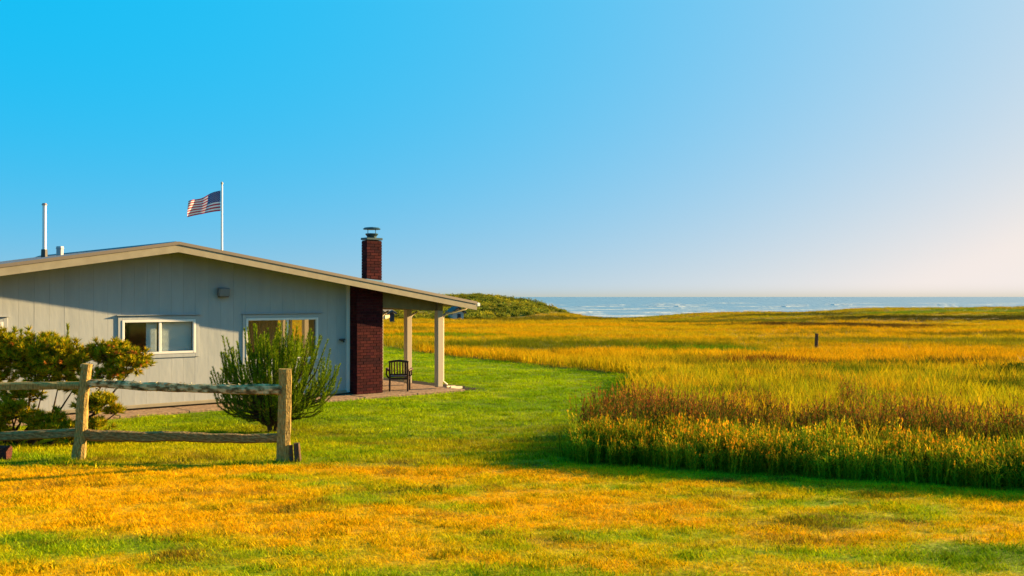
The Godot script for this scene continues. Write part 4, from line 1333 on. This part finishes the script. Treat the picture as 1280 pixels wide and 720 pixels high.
# ---------------------------------------------------------------- vegetation that nobody could count
func build_grass() -> void:
	var gm := leafy("grass", Color(0.75, 0.75, 0.5), 0.85)
	# dry mown grass in front
	var tones := [Color(1, 1, 1), Color(1.15, 1.1, 0.9), Color(0.85, 0.98, 0.9), Color(0.6, 0.5, 0.7)]
	var ms := []
	for k in 4: ms.append(blade_mesh(100 + k, 170, 0.17, 0.010, 0.040, 0.0028, 1.5, tones, 1))
	scatter("mown_dry_grass", "dry orange and yellow mown grass in the foreground", "grass", ms, gm, 6.6, 14.2, 0.125, 0.0, 0.56, 1, func(x: float, d: float) -> Color:
		if in_lawn(x, d) or in_rough(x, d): return Color(0, 0, 0, 0)
		var c := front_tone(x, d)
		return Color(c.r, c.g, c.b, clampf(1.0 + 0.8 * n_fine.get_noise_2d(x * 2.0, d * 2.6), 0.45, 1.5)))
	# the green lawn
	var lm := []
	for k in 4: lm.append(blade_mesh(120 + k, 150, 0.24, 0.015, 0.055, 0.0036, 0.9, tones, 1))
	scatter("lawn_grass", "short green lawn grass round the cottage", "grass", lm, gm, 13.2, 62.0, 0.2, 0.03, 0.56, 2, func(x: float, d: float) -> Color:
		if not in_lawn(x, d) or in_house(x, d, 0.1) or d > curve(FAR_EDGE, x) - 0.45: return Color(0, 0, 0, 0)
		var c := lawn_tone(x, d)
		return Color(c.r, c.g, c.b, clampf(1.0 + 1.0 * n_fine.get_noise_2d(x * 1.6, d * 2.2), 0.35, 1.8)), 0.12, 22.0)
	# darker tufts standing in the lawn and the dry grass
	var wm := []
	for k in 3: wm.append(blade_mesh(130 + k, 40, 0.13, 0.025, 0.075, 0.005, 1.0, tones))
	scatter("coarse_tuft", "coarse darker grass tufts standing in the mown grass", "grass", wm, gm, 6.6, 34.0, 0.22, 0.01, 0.56, 8, func(x: float, d: float) -> Color:
		if in_rough(x, d) or in_house(x, d, 0.2): return Color(0, 0, 0, 0)
		if n_fine.get_noise_2d(x * 1.4 + 60.0, d * 2.6) < 0.10: return Color(0, 0, 0, 0)
		var c := (lawn_tone(x, d) if in_lawn(x, d) else front_tone(x, d)).lerp(Color(0.13, 0.17, 0.008), 0.5)
		return Color(c.r, c.g, c.b, 0.8 + 0.5 * n_fine.get_noise_2d(x * 3.0, d * 3.0)), 0.15)
	# the orange meadow
	var mm := []
	var mt := [Color(1, 1, 1), Color(1.15, 1.1, 0.9), Color(0.8, 0.85, 0.9), Color(0.7, 0.6, 0.7)]
	for k in 4: mm.append(blade_mesh(140 + k, 70, 0.42, 0.16, 0.42, 0.006, 0.55, mt))
	scatter("meadow_grass", "tall orange meadow grass reaching to the dunes", "grass", mm, gm, 19.0, 172.0, 0.42, 0.012, 0.58, 3, func(x: float, d: float) -> Color:
		if not in_rough(x, d) or in_house(x, d, 0.3): return Color(0, 0, 0, 0)
		if x < 10.0 and d > 116.0 and x < curve(PackedVector2Array([Vector2(112, -2), Vector2(124, 4), Vector2(150, 9)]), d): return Color(0, 0, 0, 0)
		var c := meadow_tone(x, d)
		var s := 1.0 + 0.5 * n_mid.get_noise_2d(x * 1.6, d * 3.0) + 0.4 * n_mid.get_noise_2d(x * 6.0, d * 6.0)
		s = clampf(s, 0.45, 1.8) * (1.0 - 0.4 * sm(36.0, 50.0, d))
		var edge := d - curve(FAR_EDGE, x)
		if edge < 1.0: s = maxf(s, 1.15)
		if d < 33.0: s *= 1.15
		return Color(c.r, c.g, c.b, s), 0.15)
	# dune shrubs on the left dune
	var dm := []
	var dt := [Color(0.12, 0.15, 0.02), Color(0.17, 0.19, 0.025), Color(0.24, 0.24, 0.03), Color(0.06, 0.075, 0.018)]
	for k in 3: dm.append(leaf_clump(160 + k, 150, 0.8, 0.75, 0.24, dt))
	scatter("dune_scrub", "dark green scrub covering the dune left of the sea gap", "scrub", dm, gm, 113.0, 176.0, 1.0, 0.0, 0.4, 4, func(x: float, d: float) -> Color:
		if x > curve(PackedVector2Array([Vector2(112, -3), Vector2(124, 3), Vector2(150, 8.5), Vector2(176, 9)]), d) or x > 10.0 or x < -30.0: return Color(0, 0, 0, 0)
		var a := n_mid.get_noise_2d(x * 3.0, d * 3.0)
		var k := 1.0 + 0.6 * n_mid.get_noise_2d(x * 2.0 + 40.0, d * 2.0)
		var c := Color(1, 1, 1).lerp(Color(1.9, 1.5, 0.9), sm(0.0, 0.5, n_mid.get_noise_2d(x * 2.0 + 9.0, d * 1.5)))
		return Color(c.r * k, c.g * k, c.b * k, clampf(0.62 + 0.6 * a, 0.25, 1.1)))
	# the unmown bed on the right: orange-headed grass in front, red dock behind, yellow grass beyond
	var stem := [Color(0.13, 0.20, 0.008), Color(0.20, 0.26, 0.008), Color(0.09, 0.15, 0.008), Color(0.27, 0.27, 0.010)]
	var heads := [Color(0.72, 0.30, 0.012), Color(0.75, 0.42, 0.02), Color(0.66, 0.26, 0.015), Color(0.70, 0.50, 0.03)]
	var am := []
	for k in 4: am.append(headed_mesh(180 + k, 13, 0.13, 0.40, 0.68, stem, heads, 0.10, 0.022, 0.25, 6, 0.5))
	scatter("tall_bed_grass", "tall green stems with orange seed heads at the bed's front edge", "tall grass", am, gm, 8.0, 17.2, 0.135, 0.0, 0.62, 5, func(x: float, d: float) -> Color:
		if not in_rough(x, d): return Color(0, 0, 0, 0)
		var e := d - reed_front(x)
		if e > 1.5 + 0.6 * n_fine.get_noise_2d(x * 0.4, 3.0) or x < 0.6: return Color(0, 0, 0, 0)
		var k := 1.0 + 0.6 * n_fine.get_noise_2d(x * 0.9, d * 0.9)
		var o := 1.0 + 0.4 * n_fine.get_noise_2d(x * 0.5 + 30.0, d * 0.5)
		return Color(k * o, k, k, (0.80 + 0.24 * n_fine.get_noise_2d(x * 0.8 + 4.0, d * 0.8)) * (0.75 + 0.25 * sm(0.0, 0.6, e))), 0.16)
	var dock := [Color(0.20, 0.055, 0.018), Color(0.26, 0.08, 0.02), Color(0.15, 0.04, 0.02), Color(0.33, 0.12, 0.03)]
	var stem2 := [Color(0.10, 0.08, 0.014), Color(0.09, 0.11, 0.012), Color(0.13, 0.06, 0.014)]
	var bm := []
	for k in 4: bm.append(headed_mesh(200 + k, 10, 0.16, 0.5, 0.92, stem2, dock, 0.30, 0.026, 0.2, 5))
	scatter("red_dock", "dark red brown dock plants in a band behind the front grass", "dock plants", bm, gm, 9.0, 23.0, 0.22, 0.0, 0.62, 6, func(x: float, d: float) -> Color:
		if not in_rough(x, d) or x < 0.7: return Color(0, 0, 0, 0)
		var e := d - reed_front(x)
		var w := 0.55 * n_fine.get_noise_2d(x * 0.35, d * 0.35)
		var mound := sm(4.2, 2.0, x) * sm(20.5, 17.0, d)
		if e < 1.9 + w * 0.8 or (e > 3.9 + w * 2.0 and mound < 0.3 + w): return Color(0, 0, 0, 0)
		if n_fine.get_noise_2d(x * 0.8 + 8.0, d * 0.8) < -0.25: return Color(0, 0, 0, 0)
		var k := 1.0 + 0.4 * n_fine.get_noise_2d(x * 0.7, d * 0.7)
		return Color(k, k, k, 0.92 + 0.1 * mound), 0.14)
	var ym := []
	var yt := [Color(1, 1, 1), Color(1.3, 1.2, 0.9), Color(0.6, 0.85, 0.9), Color(0.35, 0.36, 0.6), Color(1.1, 0.85, 0.8)]
	for k in 4: ym.append(blade_mesh(220 + k, 46, 0.24, 0.34, 0.78, 0.0065, 0.5, yt))
	scatter("yellow_tall_grass", "yellow green tall grass between the dock band and the meadow", "tall grass", ym, gm, 9.5, 31.0, 0.27, 0.012, 0.62, 7, func(x: float, d: float) -> Color:
		if not in_rough(x, d) or x < 0.8 or d > curve(FAR_EDGE, x) + 4.0: return Color(0, 0, 0, 0)
		var e := d - reed_front(x)
		if e < 0.5 or (e > 1.3 and e < 1.9 and n_fine.get_noise_2d(x * 1.2, d) < 0.1): return Color(0, 0, 0, 0)
		var a := n_fine.get_noise_2d(x * 0.45, d * 0.45)
		var c := Color(0.44, 0.38, 0.010).lerp(Color(0.58, 0.35, 0.012), sm(-0.2, 0.4, a)).lerp(Color(0.20, 0.24, 0.014), sm(0.1, 0.5, n_mid.get_noise_2d(x * 5.0, d * 8.0)))
		c = stands(c, x, d)
		if e < 3.0: c = c.lerp(Color(0.20, 0.23, 0.010), 0.6)
		return Color(c.r, c.g, c.b, (0.72 if e < 3.5 else 0.85) + 0.2 * a), 0.16)
